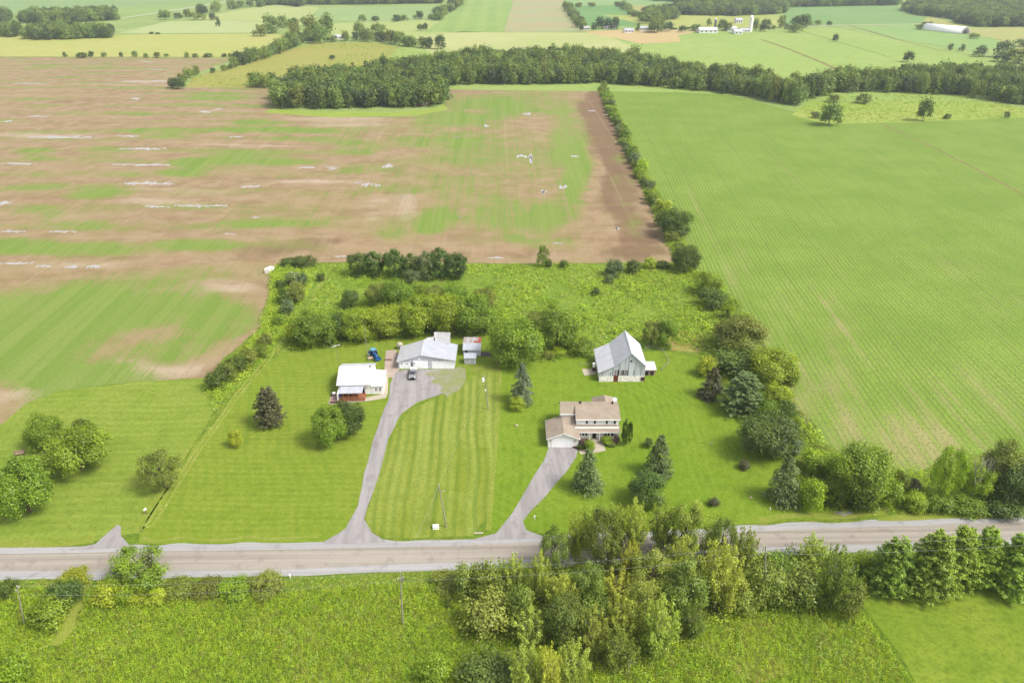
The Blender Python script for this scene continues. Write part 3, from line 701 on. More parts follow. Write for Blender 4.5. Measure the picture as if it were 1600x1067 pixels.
# driveways
sheet('weedy_gravel_patch', [(672, 579), (711, 578), (718, 573), (727, 576), (730, 597), (716, 610), (696, 619), (684, 613), (690, 603), (668, 597), (680, 590), (662, 585)], .068, grass_mat('weedy_patch', C(170, 174, 118), C(182, 176, 156), C(140, 158, 76), big=.25, fs=1.6, flecks=.6, bmp=.06, fleck2=(C(180, 172, 158), .5)), seg=1, jit=.9)
M_lot = grass_mat('weedy_gravel', C(188, 178, 170), C(176, 176, 140), C(160, 156, 130), big=.12, fs=2.0, flecks=.5, bmp=.05, fleck2=(C(176, 186, 110), .35))
sheet('parking_area', [(617, 580), (640, 577), (712, 577), (716, 574), (724, 578), (725, 596), (716, 606), (680, 619), (652, 628), (628, 646), (608, 680), (596, 690), (592, 664), (606, 628), (610, 600)], .055, M_drive, seg=2, jit=.2)
sheet('driveway', [(500, 850), (540, 826), (560, 790), (569, 740), (583, 690), (600, 640), (608, 622), (609, 600), (618, 590), (640, 600), (680, 600), (660, 622), (628, 644), (607, 686), (592, 744), (576, 790), (570, 812), (580, 832), (602, 848)], .065, M_drive, seg=2, jit=.2)
sheet('driveway', [(732, 844), (775, 832), (800, 802), (826, 757), (848, 722), (859, 698), (905, 696), (901, 714), (880, 742), (852, 776), (828, 800), (817, 814), (822, 828), (856, 841)], .065, M_drive, seg=2, jit=.2)
sheet('field_entrance', [(105, 859), (150, 850), (172, 830), (184, 820), (190, 822), (188, 838), (204, 856)], .065, M_drive, seg=1.5, jit=.25)
sheet('field_entrance', [(1300, 800), (1318, 796), (1335, 800), (1318, 806)], .065, M_drive, seg=1.5, jit=.25)
sheet('field_entrance', [(1372, 808), (1400, 804), (1560, 799), (1600, 800), (1600, 808), (1372, 814)], .064, M_dry, seg=1.5, jit=.25)
M_path = road_mat('concrete_path', C(226, 212, 190), C(214, 200, 180), C(196, 180, 160), 0)
M_pave = road_mat('pink_paving', C(218, 196, 180), C(206, 184, 170), C(184, 160, 150), 0)
sheet('paved_yard', [(603, 548), (619, 547), (624, 560), (624, 578), (617, 583), (616, 590), (607, 590), (600, 583)], .07, M_pave, seg=3, jit=.05)
sheet('concrete_path', [(599, 582), (607, 582), (606, 614), (603, 622), (574, 627), (534, 631), (534, 628), (572, 621), (594, 617), (597, 600)], .075, M_path, seg=3, jit=.05)
sheet('concrete_path', [(930, 689), (941, 689), (944, 697), (947, 704), (935, 707), (907, 710), (904, 703), (922, 701), (929, 697)], .075, M_path, seg=3, jit=.05)
sheet('bare_patch', [(733, 577), (745, 573), (757, 570), (756, 576), (742, 581), (734, 580)], .07, M_dry, seg=2, jit=.3)
sheet('burnt_patch', [(752, 549), (765, 550), (770, 556), (754, 557)], .07, road_mat('cinders', C(120, 112, 108), C(100, 92, 90), C(80, 75, 72), 0), seg=1, jit=.3)
sheet('concrete_pad', [(909, 577), (930, 576), (931, 585), (913, 587)], .07, M_path, seg=3, jit=.05)
M_reddry = grass_mat('red_brown_grass', C(186, 160, 96), C(180, 190, 90), C(150, 120, 70), big=.12, fs=.9, flecks=.5, bmp=.2)
sheet('reddish_weeds', [(1040, 520), (1080, 512), (1112, 530), (1118, 556), (1080, 552), (1045, 548)], .05, M_reddry, seg=2, jit=.8)
sheet('reddish_weeds', [(1160, 962), (1210, 968), (1200, 1010), (1240, 1060), (1180, 1067), (1090, 1010)], .05, M_reddry, seg=2, jit=.8)

# fields far behind ------------------------------------------------
def farm_field(name, poly, a, b_, c_=None, rot=-HEAD, wd=9.0, am=.35, sc_=None, z=.1, big=.008):
    a, b_, c_ = [(q[0]*.93, q[1]*.88, q[2]*.72, 1) if q else q for q in (a, b_, c_)]
    sc_ = sc_ or c_ or b_
    m = grass_mat(name + '_cover', a, b_, c_ or b_, big=big, stripes=[(rot, wd, sc_, am, 10)], fs=.15, flecks=.3, bmp=0)
    return sheet(name, poly, z, m, seg=25, jit=1.0)
FF = farm_field
FF('far_field', [(640, 56), (720, 50), (940, 52), (1000, 52), (1060, 52), (1190, 48), (1290, 42), (1400, 62), (1500, 80), (1600, 100), (1700, 120), (1700, 160), (1300, 160), (1060, 145), (690, 140), (600, 100)], C(182, 210, 124), C(172, 204, 112), C(156, 190, 96), rot=.5, wd=14, am=.2)
FF('hay_field', [(640, 56), (720, 51), (940, 52), (985, 72), (1000, 100), (690, 100)], C(206, 218, 152), C(190, 212, 136), C(222, 220, 168), rot=1.5, wd=16, z=.13)
FF('far_field', [(735, -4), (802, -4), (786, 50), (664, 52), (682, 34)], C(158, 196, 108), C(140, 186, 100), C(190, 212, 124), wd=30, am=.5)
FF('bare_strip_field', [(804, -4), (880, -4), (914, 50), (787, 51)], C(178, 200, 150), C(188, 196, 148), C(206, 186, 156), rot=1.5, wd=180, am=.75)
FF('dark_crop_field', [(884, 10), (968, 9), (1008, 36), (990, 42), (908, 42)], C(128, 180, 110), C(140, 188, 116), C(116, 168, 100), rot=.6, wd=20)
FF('far_field', [(878, -4), (1060, -4), (1056, 8), (960, 8), (884, 9)], C(160, 198, 140), C(148, 190, 126), C(170, 204, 140), z=.12)
FF('fallow_field', [(972, 10), (1050, 9), (1062, 20), (1040, 26), (995, 25), (984, 18)], C(206, 196, 136), C(190, 196, 120), C(170, 180, 110), z=.13)
FF('stubble_field', [(912, 49), (960, 48), (1062, 47), (1090, 50), (1060, 56), (1062, 66), (1000, 69), (962, 60), (930, 55)], C(224, 198, 156), C(232, 206, 166), C(214, 206, 140), rot=1.4, wd=12, z=.15)
FF('dark_crop_field', [(1225, 12), (1400, 9), (1452, 24), (1436, 38), (1290, 40), (1226, 40)], C(150, 190, 120), C(140, 184, 110), C(128, 172, 104), rot=1.4, wd=20, z=.12)
FF('dark_crop_field', [(1330, 41), (1432, 40), (1480, 50), (1562, 64), (1572, 76), (1500, 79), (1410, 63)], C(160, 198, 122), C(150, 192, 116), C(172, 206, 130), rot=1.2, wd=20, z=.14)
FF('fallow_field', [(1436, 38), (1452, 25), (1520, 45), (1700, 38), (1700, 90), (1590, 84), (1572, 76), (1560, 62), (1500, 50)], C(200, 200, 134), C(190, 206, 118), C(176, 180, 120), z=.13)
FF('far_field', [(1406, -4), (1700, -4), (1700, 10), (1460, 22), (1404, 10)], C(196, 214, 140), C(168, 200, 130), C(150, 190, 120), z=.13)
FF('pasture', [(940, 24), (1060, 24), (1200, 23), (1228, 26), (1226, 42), (1060, 47), (1010, 40)], C(206, 212, 130), C(186, 206, 116), C(170, 190, 100), z=.12)
FF('far_field', [(-300, 89), (-300, 57), (0, 57), (180, 55), (400, 53), (462, 56), (440, 72), (376, 91)], C(212, 216, 140), C(200, 214, 126), C(190, 196, 110), rot=1.56, wd=22, z=.12)
FF('far_field', [(182, 53), (262, 34), (345, 32), (420, 36), (440, 45), (412, 52)], C(196, 216, 156), C(190, 214, 146), C(208, 220, 160), rot=.7, wd=18, z=.13)
FF('dark_crop_field', [(-200, 20), (-200, -4), (372, -4), (360, 1), (185, 12), (0, 22)], C(140, 180, 122), C(150, 190, 130), C(176, 204, 136), rot=1.56, wd=60, am=.6, z=.12)
FF('far_field', [(0, 40), (0, 22), (185, 12), (330, 4), (345, 6), (240, 24), (182, 30)], C(176, 206, 128), C(166, 196, 118), C(150, 186, 110), rot=1.56, wd=40, am=.6, z=.14)
FF('far_field', [(300, 30), (420, 8), (500, 12), (470, 40), (400, 34)], C(198, 216, 142), C(188, 210, 136), C(206, 214, 150), z=.15)
FF('far_field', [(430, 14), (690, 9), (700, 20), (682, 32), (560, 36), (460, 24)], C(176, 206, 142), C(166, 198, 130), C(158, 190, 122), rot=1.5, wd=60, am=.6, z=.12)
FF('far_field', [(500, 56), (525, 37), (690, 31), (664, 52), (720, 50), (640, 58)], C(190, 212, 134), C(180, 206, 122), C(206, 216, 150), z=.16)
FF('scrub_meadow', [(290, 137), (302, 121), (375, 101), (402, 92), (490, 68), (582, 66), (662, 82), (640, 104), (560, 112), (470, 120), (432, 124), (422, 137)], C(172, 190, 92), C(184, 190, 106), C(196, 176, 110), rot=1.2, wd=26, am=.3, z=.05, big=.015)
M_y = grass_mat('flowering_meadow', C(168, 192, 78), C(184, 196, 92), C(140, 168, 56), big=.02, fs=.5, flecks=.45, bmp=.2, fleck2=(C(198, 194, 120), .3))
sheet('flowering_meadow', [(1236, 180), (1262, 160), (1300, 150), (1400, 147), (1480, 152), (1600, 170), (1760, 180), (1760, 182), (1600, 184), (1430, 191), (1292, 194)], .04, M_y, seg=8, jit=.8)
sheet('flowering_meadow', [(425, 170), (500, 175), (620, 176), (668, 172), (692, 164), (700, 172), (650, 181), (520, 184), (412, 176)], .045, M_y, seg=8, jit=.8)
M_gravel = road_mat('farm_lane', C(226, 222, 196), C(214, 208, 180), C(200, 196, 170), 0, fs=.5)
band('farm_lane', [(1250, 43), (1300, 40), (1370, 39), (1440, 38)], 6, 6, .2, M_gravel, seg=20, jit=.4)
band('farm_lane', [(190, 29), (250, 20), (320, 9), (352, 3), (400, -4)], 7, 9, .2, M_gravel, seg=20, jit=.4)
band('farm_lane', [(1190, 62), (1240, 80), (1300, 105), (1325, 120)], 3.5, 3.5, .2, M_ditch, seg=10, jit=.8)
band('drainage_line', [(1255, 50), (1290, 60), (1330, 72), (1390, 90)], 2.2, 1.2, .2, grass_mat('ditch_green', C(120, 140, 60), C(130, 150, 70), C(100, 120, 50)), seg=8, jit=.8)
band('field_edge', [(1330, 41), (1400, 62), (1470, 80), (1560, 92)], 2.5, 1.6, .2, M_ditch, seg=10, jit=.8)
band('field_edge', [(-300, 89.5), (0, 89.5), (370, 90)], 2.0, 2.0, .2, grass_mat('field_edge_green', C(110, 130, 60), C(130, 140, 70), C(90, 110, 50)), seg=10, jit=.5)
# ------------------------------------------------------------------ buildings
def metal_roof(name, col, rib=.35, along='x'):
    m, nt, b = newmat(name)
    v = coords(nt, src='Object'); x = nd(nt, 'SeparateXYZ', {0: v}).outputs[0 if along == 'x' else 1]
    s = mth(nt, 'SINE', mth(nt, 'MULTIPLY', x, 2*math.pi/rib))
    n = noise(nt, v, .6, 4, .6); n2 = noise(nt, coords(nt, src='Object', sc_=(3, .4, 1) if along == 'x' else (.4, 3, 1)), 1.2, 3)
    c2 = tuple(q*.86 for q in col[:3]) + (1,); c3 = tuple(q*.7 for q in col[:3]) + (1,)
    c = mixc(nt, sstep(nt, n, .35, .7), col, c2); c = mixc(nt, sstep(nt, n2, .52, .75, 0, .5), c, c3)
    setc(nt, b, c); b.inputs['Roughness'].default_value = .45; b.inputs['Specular IOR Level'].default_value = .4
    bump(nt, b, s, .35, .02); return m
def siding(name, col, pitch=.22, vertical=False, var=.1, depth=.015):
    m, nt, b = newmat(name)
    v = coords(nt, src='Object'); sp = nd(nt, 'SeparateXYZ', {0: v}).outputs
    t = mth(nt, 'ADD', sp[0], sp[1]) if vertical else sp[2]
    s = mth(nt, 'FRACT', mth(nt, 'MULTIPLY', t, 1/pitch))
    n = noise(nt, coords(nt, src='Object', sc_=(1/pitch, 1/pitch, .15) if vertical else (.4, .4, 1/pitch)), .8, 3, .7)
    c = mixc(nt, sstep(nt, n, .35, .7), tuple(min(.85, q*(1+var)) for q in col[:3]) + (1,), tuple(q*(1-var*2) for q in col[:3]) + (1,))
    setc(nt, b, c); b.inputs['Roughness'].default_value = .7; bump(nt, b, s, .5, depth); return m
def shingle(name, a, b_):
    m, nt, b = newmat(name)
    v = coords(nt, src='Object'); z = nd(nt, 'SeparateXYZ', {0: v}).outputs[2]
    n = noise(nt, v, 7, 4, .7); n2 = noise(nt, v, .5, 3); z2 = noise(nt, coords(nt, src='Object', sc_=(.8, .8, 14)), 1, 2)
    c = mixc(nt, sstep(nt, n2, .35, .65), a, b_); c = mixc(nt, sstep(nt, n, .48, .7, 0, .5), c, tuple(q*.66 for q in b_[:3]) + (1,))
    c = mixc(nt, sstep(nt, z2, .5, .66, 0, .3), c, tuple(q*.7 for q in b_[:3]) + (1,))
    setc(nt, b, c); bump(nt, b, mth(nt, 'FRACT', mth(nt, 'MULTIPLY', z, 7)), .4, .02); return m
R_white = metal_roof('white_metal_roof', C(246, 246, 248, 1.85)); R_galv = metal_roof('pale_grey_metal_roof', C(218, 222, 232, 1.9), .5)
R_galv2 = metal_roof('older_grey_metal_roof', C(212, 212, 214, 1.7), .5); R_barn = metal_roof('barn_metal_roof', C(232, 232, 238, 1.75), .45, 'y')
S_white = siding('white_siding', C(250, 247, 244, 1.15)); S_cream = siding('cream_siding', C(250, 244, 238, 1.2)); S_grey = siding('grey_siding', C(206, 208, 214, 1.2), .25, True)
S_board = siding('weathered_boards', C(216, 218, 226, 1.35), .33, True, .22, .03); M_trim = simple('white_trim', C(252, 250, 248, 1.15), .5, var=.04)
M_glass = simple('dark_window_glass', C(70, 74, 84), .12, .6, var=.2); M_dark = simple('dark_opening', C(60, 50, 48), .8, var=.2)
M_conc = simple('white_washed_concrete', C(248, 240, 234, 1.2), .85, var=.15, vs=1.5); M_red = simple('red_barn_paint', C(150, 72, 60), .7, var=.2, vs=3)
M_tin = shingle('beige_shingle', C(200, 184, 164), C(188, 170, 150)); M_door = simple('garage_door_white', C(252, 250, 248, 1.1), .5, var=.05)
M_orange = simple('orange_stained_wood', C(196, 128, 92), .7, var=.2); M_blue = simple('blue_tarp', C(44, 96, 178), .6, var=.2); M_black = simple('black_rubber', C(44, 44, 46), .8, var=.1)
M_grey = simple('grey_metal', C(150, 152, 156), .5, var=.15); M_rust = simple('rusty_red_sheet', C(206, 110, 96), .8, var=.25, vs=2); M_rust2 = simple('faded_sheet', C(214, 196, 190), .6, var=.2)
M_pinkwood = simple('pinkish_boards', C(208, 170, 156), .8, var=.2)
M_wood_pole = simple('weathered_pole', C(196, 188, 164), .8, var=.15, vs=4); M_dwood = simple('dark_wood', C(96, 70, 56), .85, var=.2)

def window(par, x, y, z, w_, h_, axis='y', frame=M_trim, name='window', div=0):
    """a window on a wall facing -y at depth y, frame proud of the wall, glass set in the frame"""
    t = .07; m = MB()
    m.box(x-w_/2-t, x+w_/2+t, y-.07, y-.003, z-t, z); m.box(x-w_/2-t, x+w_/2+t, y-.07, y-.003, z+h_, z+h_+t)
    m.box(x-w_/2-t, x-w_/2, y-.07, y-.003, z, z+h_); m.box(x+w_/2, x+w_/2+t, y-.07, y-.003, z, z+h_)
    if div: m.box(x-.03, x+.03, y-.06, y-.003, z, z+h_); m.box(x-w_/2, x+w_/2, y-.06, y-.003, z+h_/2-.03, z+h_/2+.03)
    f = m.build(name, frame, par); box('pane', M_glass, f, x-w_/2, x+w_/2, y-.035, y-.004, z, z+h_)
    return f
def pane_open(par, x0, x1, y, z0, z1, mat=None, name='opening', out=.02):
    return box(name, mat or M_dark, par, x0, x1, y-out, y+.05, z0, z1)

# weathered barn ---------------------------------------------------
bo = P(935.9, 596.3); rb = empty('barn', (bo.x, bo.y, 0), 0, 'tall weathered grey board barn with a white metal gable roof and a red door', 'barn')
W, AP, AX, KX, KZ, LZ, RZ, DP = 12.2, 8.7, 8.2, 3.9, 4.75, 3.0, 4.9, 12.8
m = MB(); m.prism([(0, 0), (W, 0), (W, 1.75), (0, 1.75)], 0, DP); m.build('stone_wall', M_conc, rb)
m = MB(); m.prism([(.03, 1.75), (W-.03, 1.75), (W-.03, RZ), (AX, AP-.1), (KX, KZ-.1), (.03, LZ-.1)], .03, DP-.03); m.build('wall', S_board, rb)
def gable_sheet(par, name, mat, pts, y0, y1, th=.12):
    m = MB()
    for (xa, za), (xb, zb) in zip(pts[:-1], pts[1:]): m.slab((xa, y0, za), (xb, y0, zb), (xb, y1, zb), (xa, y1, za), th)
    return m.build(name, mat, par)
gable_sheet(rb, 'roof', R_barn, [(-.35, LZ-.08), (KX, KZ+.1)], -.4, DP+.4)
gable_sheet(rb, 'roof', R_barn, [(KX, KZ+.13), (AX, AP+.1)], -.45, DP+.4)
gable_sheet(rb, 'roof', R_barn, [(AX+.002, AP+.1), (W+.45, RZ-.25)], -.45, DP+.4)
m = MB(); m.box(AX-.12, AX+.12, -.46, DP+.41, AP+.03, AP+.16); m.build('ridge_cap', R_barn, rb)
mb = MB()
for k in range(36):
    x = .2 + k*.335
    top = min(RZ + (W-x)*(AP-RZ)/(W-AX), AP - (AX-x)*(AP-KZ)/(AX-KX)) if x > KX else LZ + x*(KZ-LZ)/KX
    if k % 2: mb.box(x-.035, x+.035, -.03, .03, 1.8, top-.25)
tag(mb.build('batten', S_board, rb), kind='stuff')
for k, (x, w_, z0, z1) in enumerate([(4.45, .12, 1.9, 3.6), (4.95, .3, 1.9, 3.5), (5.75, .12, 2.1, 3.4), (6.35, .34, 2.0, 3.5), (7.1, .16, 2.0, 3.4), (7.45, .2, 1.9, 3.5), (9.1, .08, 1.9, 3.4), (9.9, .07, 1.9, 3.4), (3.0, .16, 1.9, 3.0), (10.6, .07, 2.0, 3.6), (11.1, .06, 2.0, 4.0)]):
    pane_open(rb, x-w_/2, x+w_/2, .03, z0, z1, M_dark, 'board_gap')
for x in (4.2, 5.2, 6.0, 6.8): box('red_board', M_red, rb, x-.08, x+.08, -.04, .03, 1.8, 3.6)
d = box('door', M_red, rb, 4.0, 5.0, -.06, .02, .02, 1.95); box('handle', M_grey, d, 4.85, 4.9, -.1, -.06, .9, 1.1)
f = MB().box(3.9, 3.99, -.07, .02, 0, 2.05).box(5.01, 5.1, -.07, .02, 0, 2.05).build('door_frame', M_red, rb)
window(rb, 11.6, 0, .35, .75, 1.0, frame=M_red); box('corner_board', M_red, rb, 11.98, 12.24, -.05, .0, .1, 1.6)
window(rb, AX, .03, 6.0, .6, .55, frame=S_board, name='gable_window')
# lean-to on its right side
ro = empty('shed', (bo.x+W+.02, bo.y+3.3, 0), 0, 'low white roofed lean-to on the right side of the barn', 'shed')
box('wall', M_pinkwood, ro, .1, 3.4, .1, 3.4, 0, 1.75); MB().slab((0, -.15, 1.85), (3.7, -.15, 1.85), (3.7, 3.9, 2.3), (0, 3.9, 2.3), .1).build('roof', R_white, ro)
box('opening', M_dark, ro, .6, 1.6, .04, .12, .1, 1.3); box('opening', M_dark, ro, 2.1, 3.0, .04, .12, .1, 1.3)
ro = empty('water_tank', (bo.x-1.3, bo.y+5.6, 0), 0, 'small white tank standing on a dark stand at the left wall of the barn', 'tank')
MB().tube((.5, .5, 1.2), (.5, .5, 2.3), .45, n=16).build('tank', M_trim, ro); box('stand', M_dwood, ro, .1, .9, .1, .9, 0, 1.19)

# beige two-storey house ------------------------------------------
rh = empty('house', (8.4, 148.6, 0), 0, 'beige shingled two-storey house with attached garage and a white garage door', 'house')
ox, oy = 8.4, 148.6
def X(v): return v-ox
def Yy(v): return v-oy
# garage: gable facing the road
gw = 7.1
m = MB(); m.prism([(.0, 0), (gw, 0), (gw, 2.65), (gw/2, 4.0), (0, 2.65)], 0, 6.4); m.build('garage_wall', S_cream, rh)
gable_sheet(rh, 'garage_roof', M_tin, [(-.35, 2.62), (gw/2, 4.2)], -.45, 7.4, .14); gable_sheet(rh, 'garage_roof', M_tin, [(gw/2+.002, 4.2), (gw+.4, 2.6)], -.45, 7.4, .14)
MB().box(gw/2-.09, gw/2+.09, -.47, 7.3, 4.12, 4.23).build('ridge_cap', M_tin, rh)
MB().slab((-.36, -.5, 2.6), (gw/2, -.5, 4.19), (gw/2, -.46, 4.19), (-.36, -.46, 2.6), .2).slab((gw/2, -.5, 4.19), (gw+.41, -.5, 2.58), (gw+.41, -.46, 2.58), (gw/2, -.46, 4.19), .2).build('barge_board', M_trim, rh)
MB().box(-.38, -.33, -.45, 7.4, 2.45, 2.6).build('gutter', M_trim, rh)
gd = MB()
m = MB()
for k in range(4): m = MB().box(1.0, 5.85, -.05, -.003, .06+k*.53, .06+k*.53+.50); m.build('garage_door_panel', M_door, rh)
MB().box(.88, .99, -.08, -.004, 0, 2.3).box(5.86, 5.97, -.08, -.004, 0, 2.3).box(.99, 5.86, -.08, -.004, 2.19, 2.3).build('door_frame', M_trim, rh)
for x in (.62, 6.25): box('wall_lamp', M_dark, rh, x-.09, x+.09, -.14, -.004, 1.75, 2.05)
# main body
mx0, mx1 = X(11.5), X(25.3); fy = Yy(153.05)
m = MB(); m.box(X(14.9), mx1, Yy(152.1), Yy(161.4), 0, 3.1); m.build('ground_floor_wall', S_cream, rh)
m = MB(); m.box(X(11.7), X(14.9)-.002, Yy(155.2), Yy(159.6), 0, 5.0); m.build('side_wall', S_cream, rh)
m = MB(); m.prism([(X(15.25), 3.1), (X(25.2), 3.1), (X(25.2), 5.05), (X(15.25), 5.05)], fy, Yy(159.6)); m.build('upper_wall', S_white, rh)
# main roof, ridge along x
RZh, RY, RB = 7.2, Yy(157.3), Yy(161.8)
MB().slab((mx0, Yy(154.9), 5.2), (X(15.2), Yy(154.9), 5.2), (X(15.2), RY, RZh), (mx0, RY, RZh), .15).build('roof', M_tin, rh)
MB().slab((X(15.2), Yy(156.65), 6.68), (mx1+.12, Yy(156.65), 6.68), (mx1+.12, RY, RZh), (X(15.2), RY, RZh), .15).build('roof', M_tin, rh)
MB().slab((mx0, RY+.002, RZh), (mx1+.12, RY+.002, RZh), (mx1+.12, RB, 3.9), (mx0, RB, 3.9), .15).build('roof', M_tin, rh)
MB().slab((X(15.0), Yy(152.55), 5.12), (X(25.65), Yy(152.55), 5.12), (X(25.55), Yy(156.64), 6.68), (X(15.1), Yy(156.64), 6.68), .15).build('roof', M_tin, rh)
v_ = [(Yy(153.1), 5.0), (Yy(156.6), 6.5), (Yy(154.95), 5.05), (Yy(153.1), 3.2)]
for xx in (X(15.24), X(25.2)): MB().add([(xx, a_, b_) for a_, b_ in v_] + [(xx+.05, a_, b_) for a_, b_ in v_], [(0, 1, 2, 3), (7, 6, 5, 4), (0, 4, 5, 1), (1, 5, 6, 2), (2, 6, 7, 3), (3, 7, 4, 0)]).build('gable_wall', S_cream, rh)
for xx in (mx0+.25, mx1-.02):
    MB().add([(xx, Yy(155.1), 4.9), (xx, RY, 6.95), (xx, Yy(161.3), 4.2), (xx+.05, Yy(155.1), 4.9), (xx+.05, RY, 6.95), (xx+.05, Yy(161.3), 4.2)], [(0, 1, 2), (5, 4, 3), (0, 3, 4, 1), (1, 4, 5, 2), (2, 5, 3, 0)]).build('gable_wall', S_cream, rh)
MB().box(mx0, X(15.2), Yy(154.84), Yy(154.9), 4.98, 5.2).build('fascia', M_trim, rh)
MB().box(X(15.0), X(25.65), Yy(152.48), Yy(152.55), 4.9, 5.13).build('fascia', M_trim, rh)
# lower front roof over the porch
MB().slab((X(15.6), Yy(151.05), 2.55), (X(25.6), Yy(151.05), 2.55), (X(25.5), fy-.01, 3.35), (X(14.6), fy-.01, 3.35), .13).build('porch_roof', M_tin, rh)
MB().slab((X(11.9), Yy(152.4), 3.0), (X(14.9), Yy(151.6), 2.9), (X(14.9), Yy(155.1), 4.4), (X(11.9), Yy(155.1), 4.4), .13).build('porch_roof', M_tin, rh)
MB().box(X(15.6), X(25.6), Yy(150.97), Yy(151.04), 2.38, 2.56).build('fascia', M_trim, rh)
for px_ in (18.35, 20.7, 23.2, 25.2): MB().box(X(px_)-.09, X(px_)+.09, Yy(151.12), Yy(151.3), .2, 2.4).build('porch_post', M_trim, rh)
MB().box(X(15.7), X(25.4), Yy(151.0), Yy(152.08), 0, .2).build('porch_floor', M_path, rh)
for i_, px_ in enumerate((16.1, 16.9, 17.6)): window(rh, X(px_), Yy(152.1), .95, .5, 1.1)
for px_ in (22.2, 23.0, 23.8): window(rh, X(px_), Yy(152.1), .9, .55, 1.2)
d = box('front_door', M_dark, rh, X(19.1), X(20.0), Yy(152.04), Yy(152.098), .2, 2.25); box('handle', M_grey, d, X(19.85), X(19.92), Yy(151.97), Yy(152.03), 1.1, 1.25)
for px_ in (17.72, 19.65, 22.45, 24.35): window(rh, X(px_), fy, 3.62, .52, 1.05)
for px_ in (16.4, 21.0): pass
# rear wing with hip roof
wx0, wx1 = X(19.6), X(25.4); wc = (wx0+wx1)/2
m = MB(); m.box(wx0+.3, wx1-.3, RB-.6, Yy(162.2), 0, 4.9); m.build('rear_wall', S_cream, rh)
rr_ = [(wx0, Yy(157.9), 5.2), (wx1, Yy(157.9), 5.2), (wx1, Yy(162.5), 5.2), (wx0, Yy(162.5), 5.2), (wc, Yy(157.6), 6.95), (wc, Yy(160.7), 6.95)]
MB().add(rr_, [(0, 4, 5, 3), (1, 2, 5, 4), (2, 3, 5), (0, 1, 4), (0, 3, 2, 1)]).build('rear_roof', M_tin, rh)
for px_, py_, z_ in ((12.9+3.5, 157.0, 6.9), (24.1, 156.9, 6.85)): MB().tube((X(px_), Yy(py_), z_), (X(px_), Yy(py_), z_+.55), .2).build('roof_vent', M_dark, rh)
MB().tube((X(24.95), Yy(158.6), 6.1), (X(24.95), Yy(158.6), 7.0), .04).build('dish_mast', M_grey, rh)
dm = MB(); c0 = Vector((X(24.95), Yy(158.6), 7.0)); dn = Vector((-.2, -.8, .5)).normalized(); q = dn.to_track_quat('Z', 'Y')
ring = [[c0 + q @ Vector((r*math.cos(a*math.pi/8), r*math.sin(a*math.pi/8), r*r*.5)) for a in range(16)] for r in (.1, .3, .5)]
for r in ring: dm.v += [tuple(p) for p in r]
dm.f += [(i+16*k, (i+1) % 16+16*k, (i+1) % 16+16*(k+1), i+16*(k+1)) for k in range(2) for i in range(16)] + [tuple(range(16))]
dm.build('satellite_dish', M_trim, rh)
MB().box(X(25.32), X(25.75), Yy(156.0), Yy(156.8), .1, 5.5).build('chimney', M_pinkwood, rh)
for k, (yy, z) in enumerate(((150.85, .14), (150.45, .09))): box('step', M_path, rh, X(18.7), X(20.6), Yy(yy)-.25, Yy(yy)+.12, 0, z)
o = MB().box(-.9, .9, -.25, .25, 0, .35).build('garden_bench', M_dwood, None, (15.1, 148.2, 0), bevel=.05); tag(o, 'low dark timber planter beside the right corner of the garage', 'planter')
o.rotation_euler = (0, 0, -.35); o.name = 'planter'

# grey workshop -----------------------------------------------------
wo_ = P(622.7, 576); rw = empty('workshop', (wo_.x, wo_.y, 0), 0, 'wide grey and white workshop with pale metal gable roof and white roller doors', 'workshop')
WW, WD = 15.6, 8.4
m = MB(); m.prism([(0, 0), (WW, 0), (WW, 2.75), (6.55, 4.4), (0, 2.35)], 0, WD); m.build('wall', S_grey, rw)
gable_sheet(rw, 'roof', R_galv2, [(-.4, 2.42), (6.55, 4.62)], -.5, WD+.3, .12); gable_sheet(rw, 'roof', R_galv, [(6.552, 4.62), (WW+.4, 2.85)], -.5, WD+.7, .12)
MB().box(6.47, 6.65, -.52, WD+.4, 4.56, 4.67).build('ridge_cap', R_white, rw)
MB().slab((-.41, -.56, 2.42), (6.55, -.56, 4.62), (6.55, -.51, 4.62), (-.41, -.51, 2.42), .22).slab((6.55, -.56, 4.62), (WW+.41, -.56, 2.85), (WW+.41, -.51, 2.85), (6.55, -.51, 4.62), .22).build('barge_board', R_white, rw)
d = box('sliding_door', M_door, rw, .35, 3.35, -.08, -.003, .05, 2.15)
for x in (.95, 2.55): box('pane', M_glass, d, x-.2, x+.2, -.1, -.08, 1.45, 1.7)
box('entrance_door', M_grey, rw, 3.6, 4.0, -.06, -.003, .05, 2.1)
d = box('roller_door', M_door, rw, 4.2, 8.2, -.10, -.003, .05, 2.45)
for k in range(1, 5): box('door_rib', M_trim, d, 4.2, 8.2, -.125, -.1, .05+k*.48-.02, .05+k*.48+.02)
box('pane', M_glass, d, 4.3, 4.75, -.13, -.105, 1.6, 1.85)
d = box('roller_door', M_door, rw, 9.4, 15.35, -.08, -.003, .05, 2.45)
for k in range(1, 5): box('door_rib', M_trim, d, 9.4, 15.35, -.105, -.08, .05+k*.48-.02, .05+k*.48+.02)
for x in (8.65, 8.98): window(rw, x, 0, 1.45, .24, .3)
box('gable_vent', M_trim, rw, 5.55, 6.1, -.05, -.003, 2.75, 3.4)
for x in (10.1, 11.4, 12.2): box('wall_gap', M_dark, rw, x-.06, x+.06, -.03, .02, 2.55, 2.95)
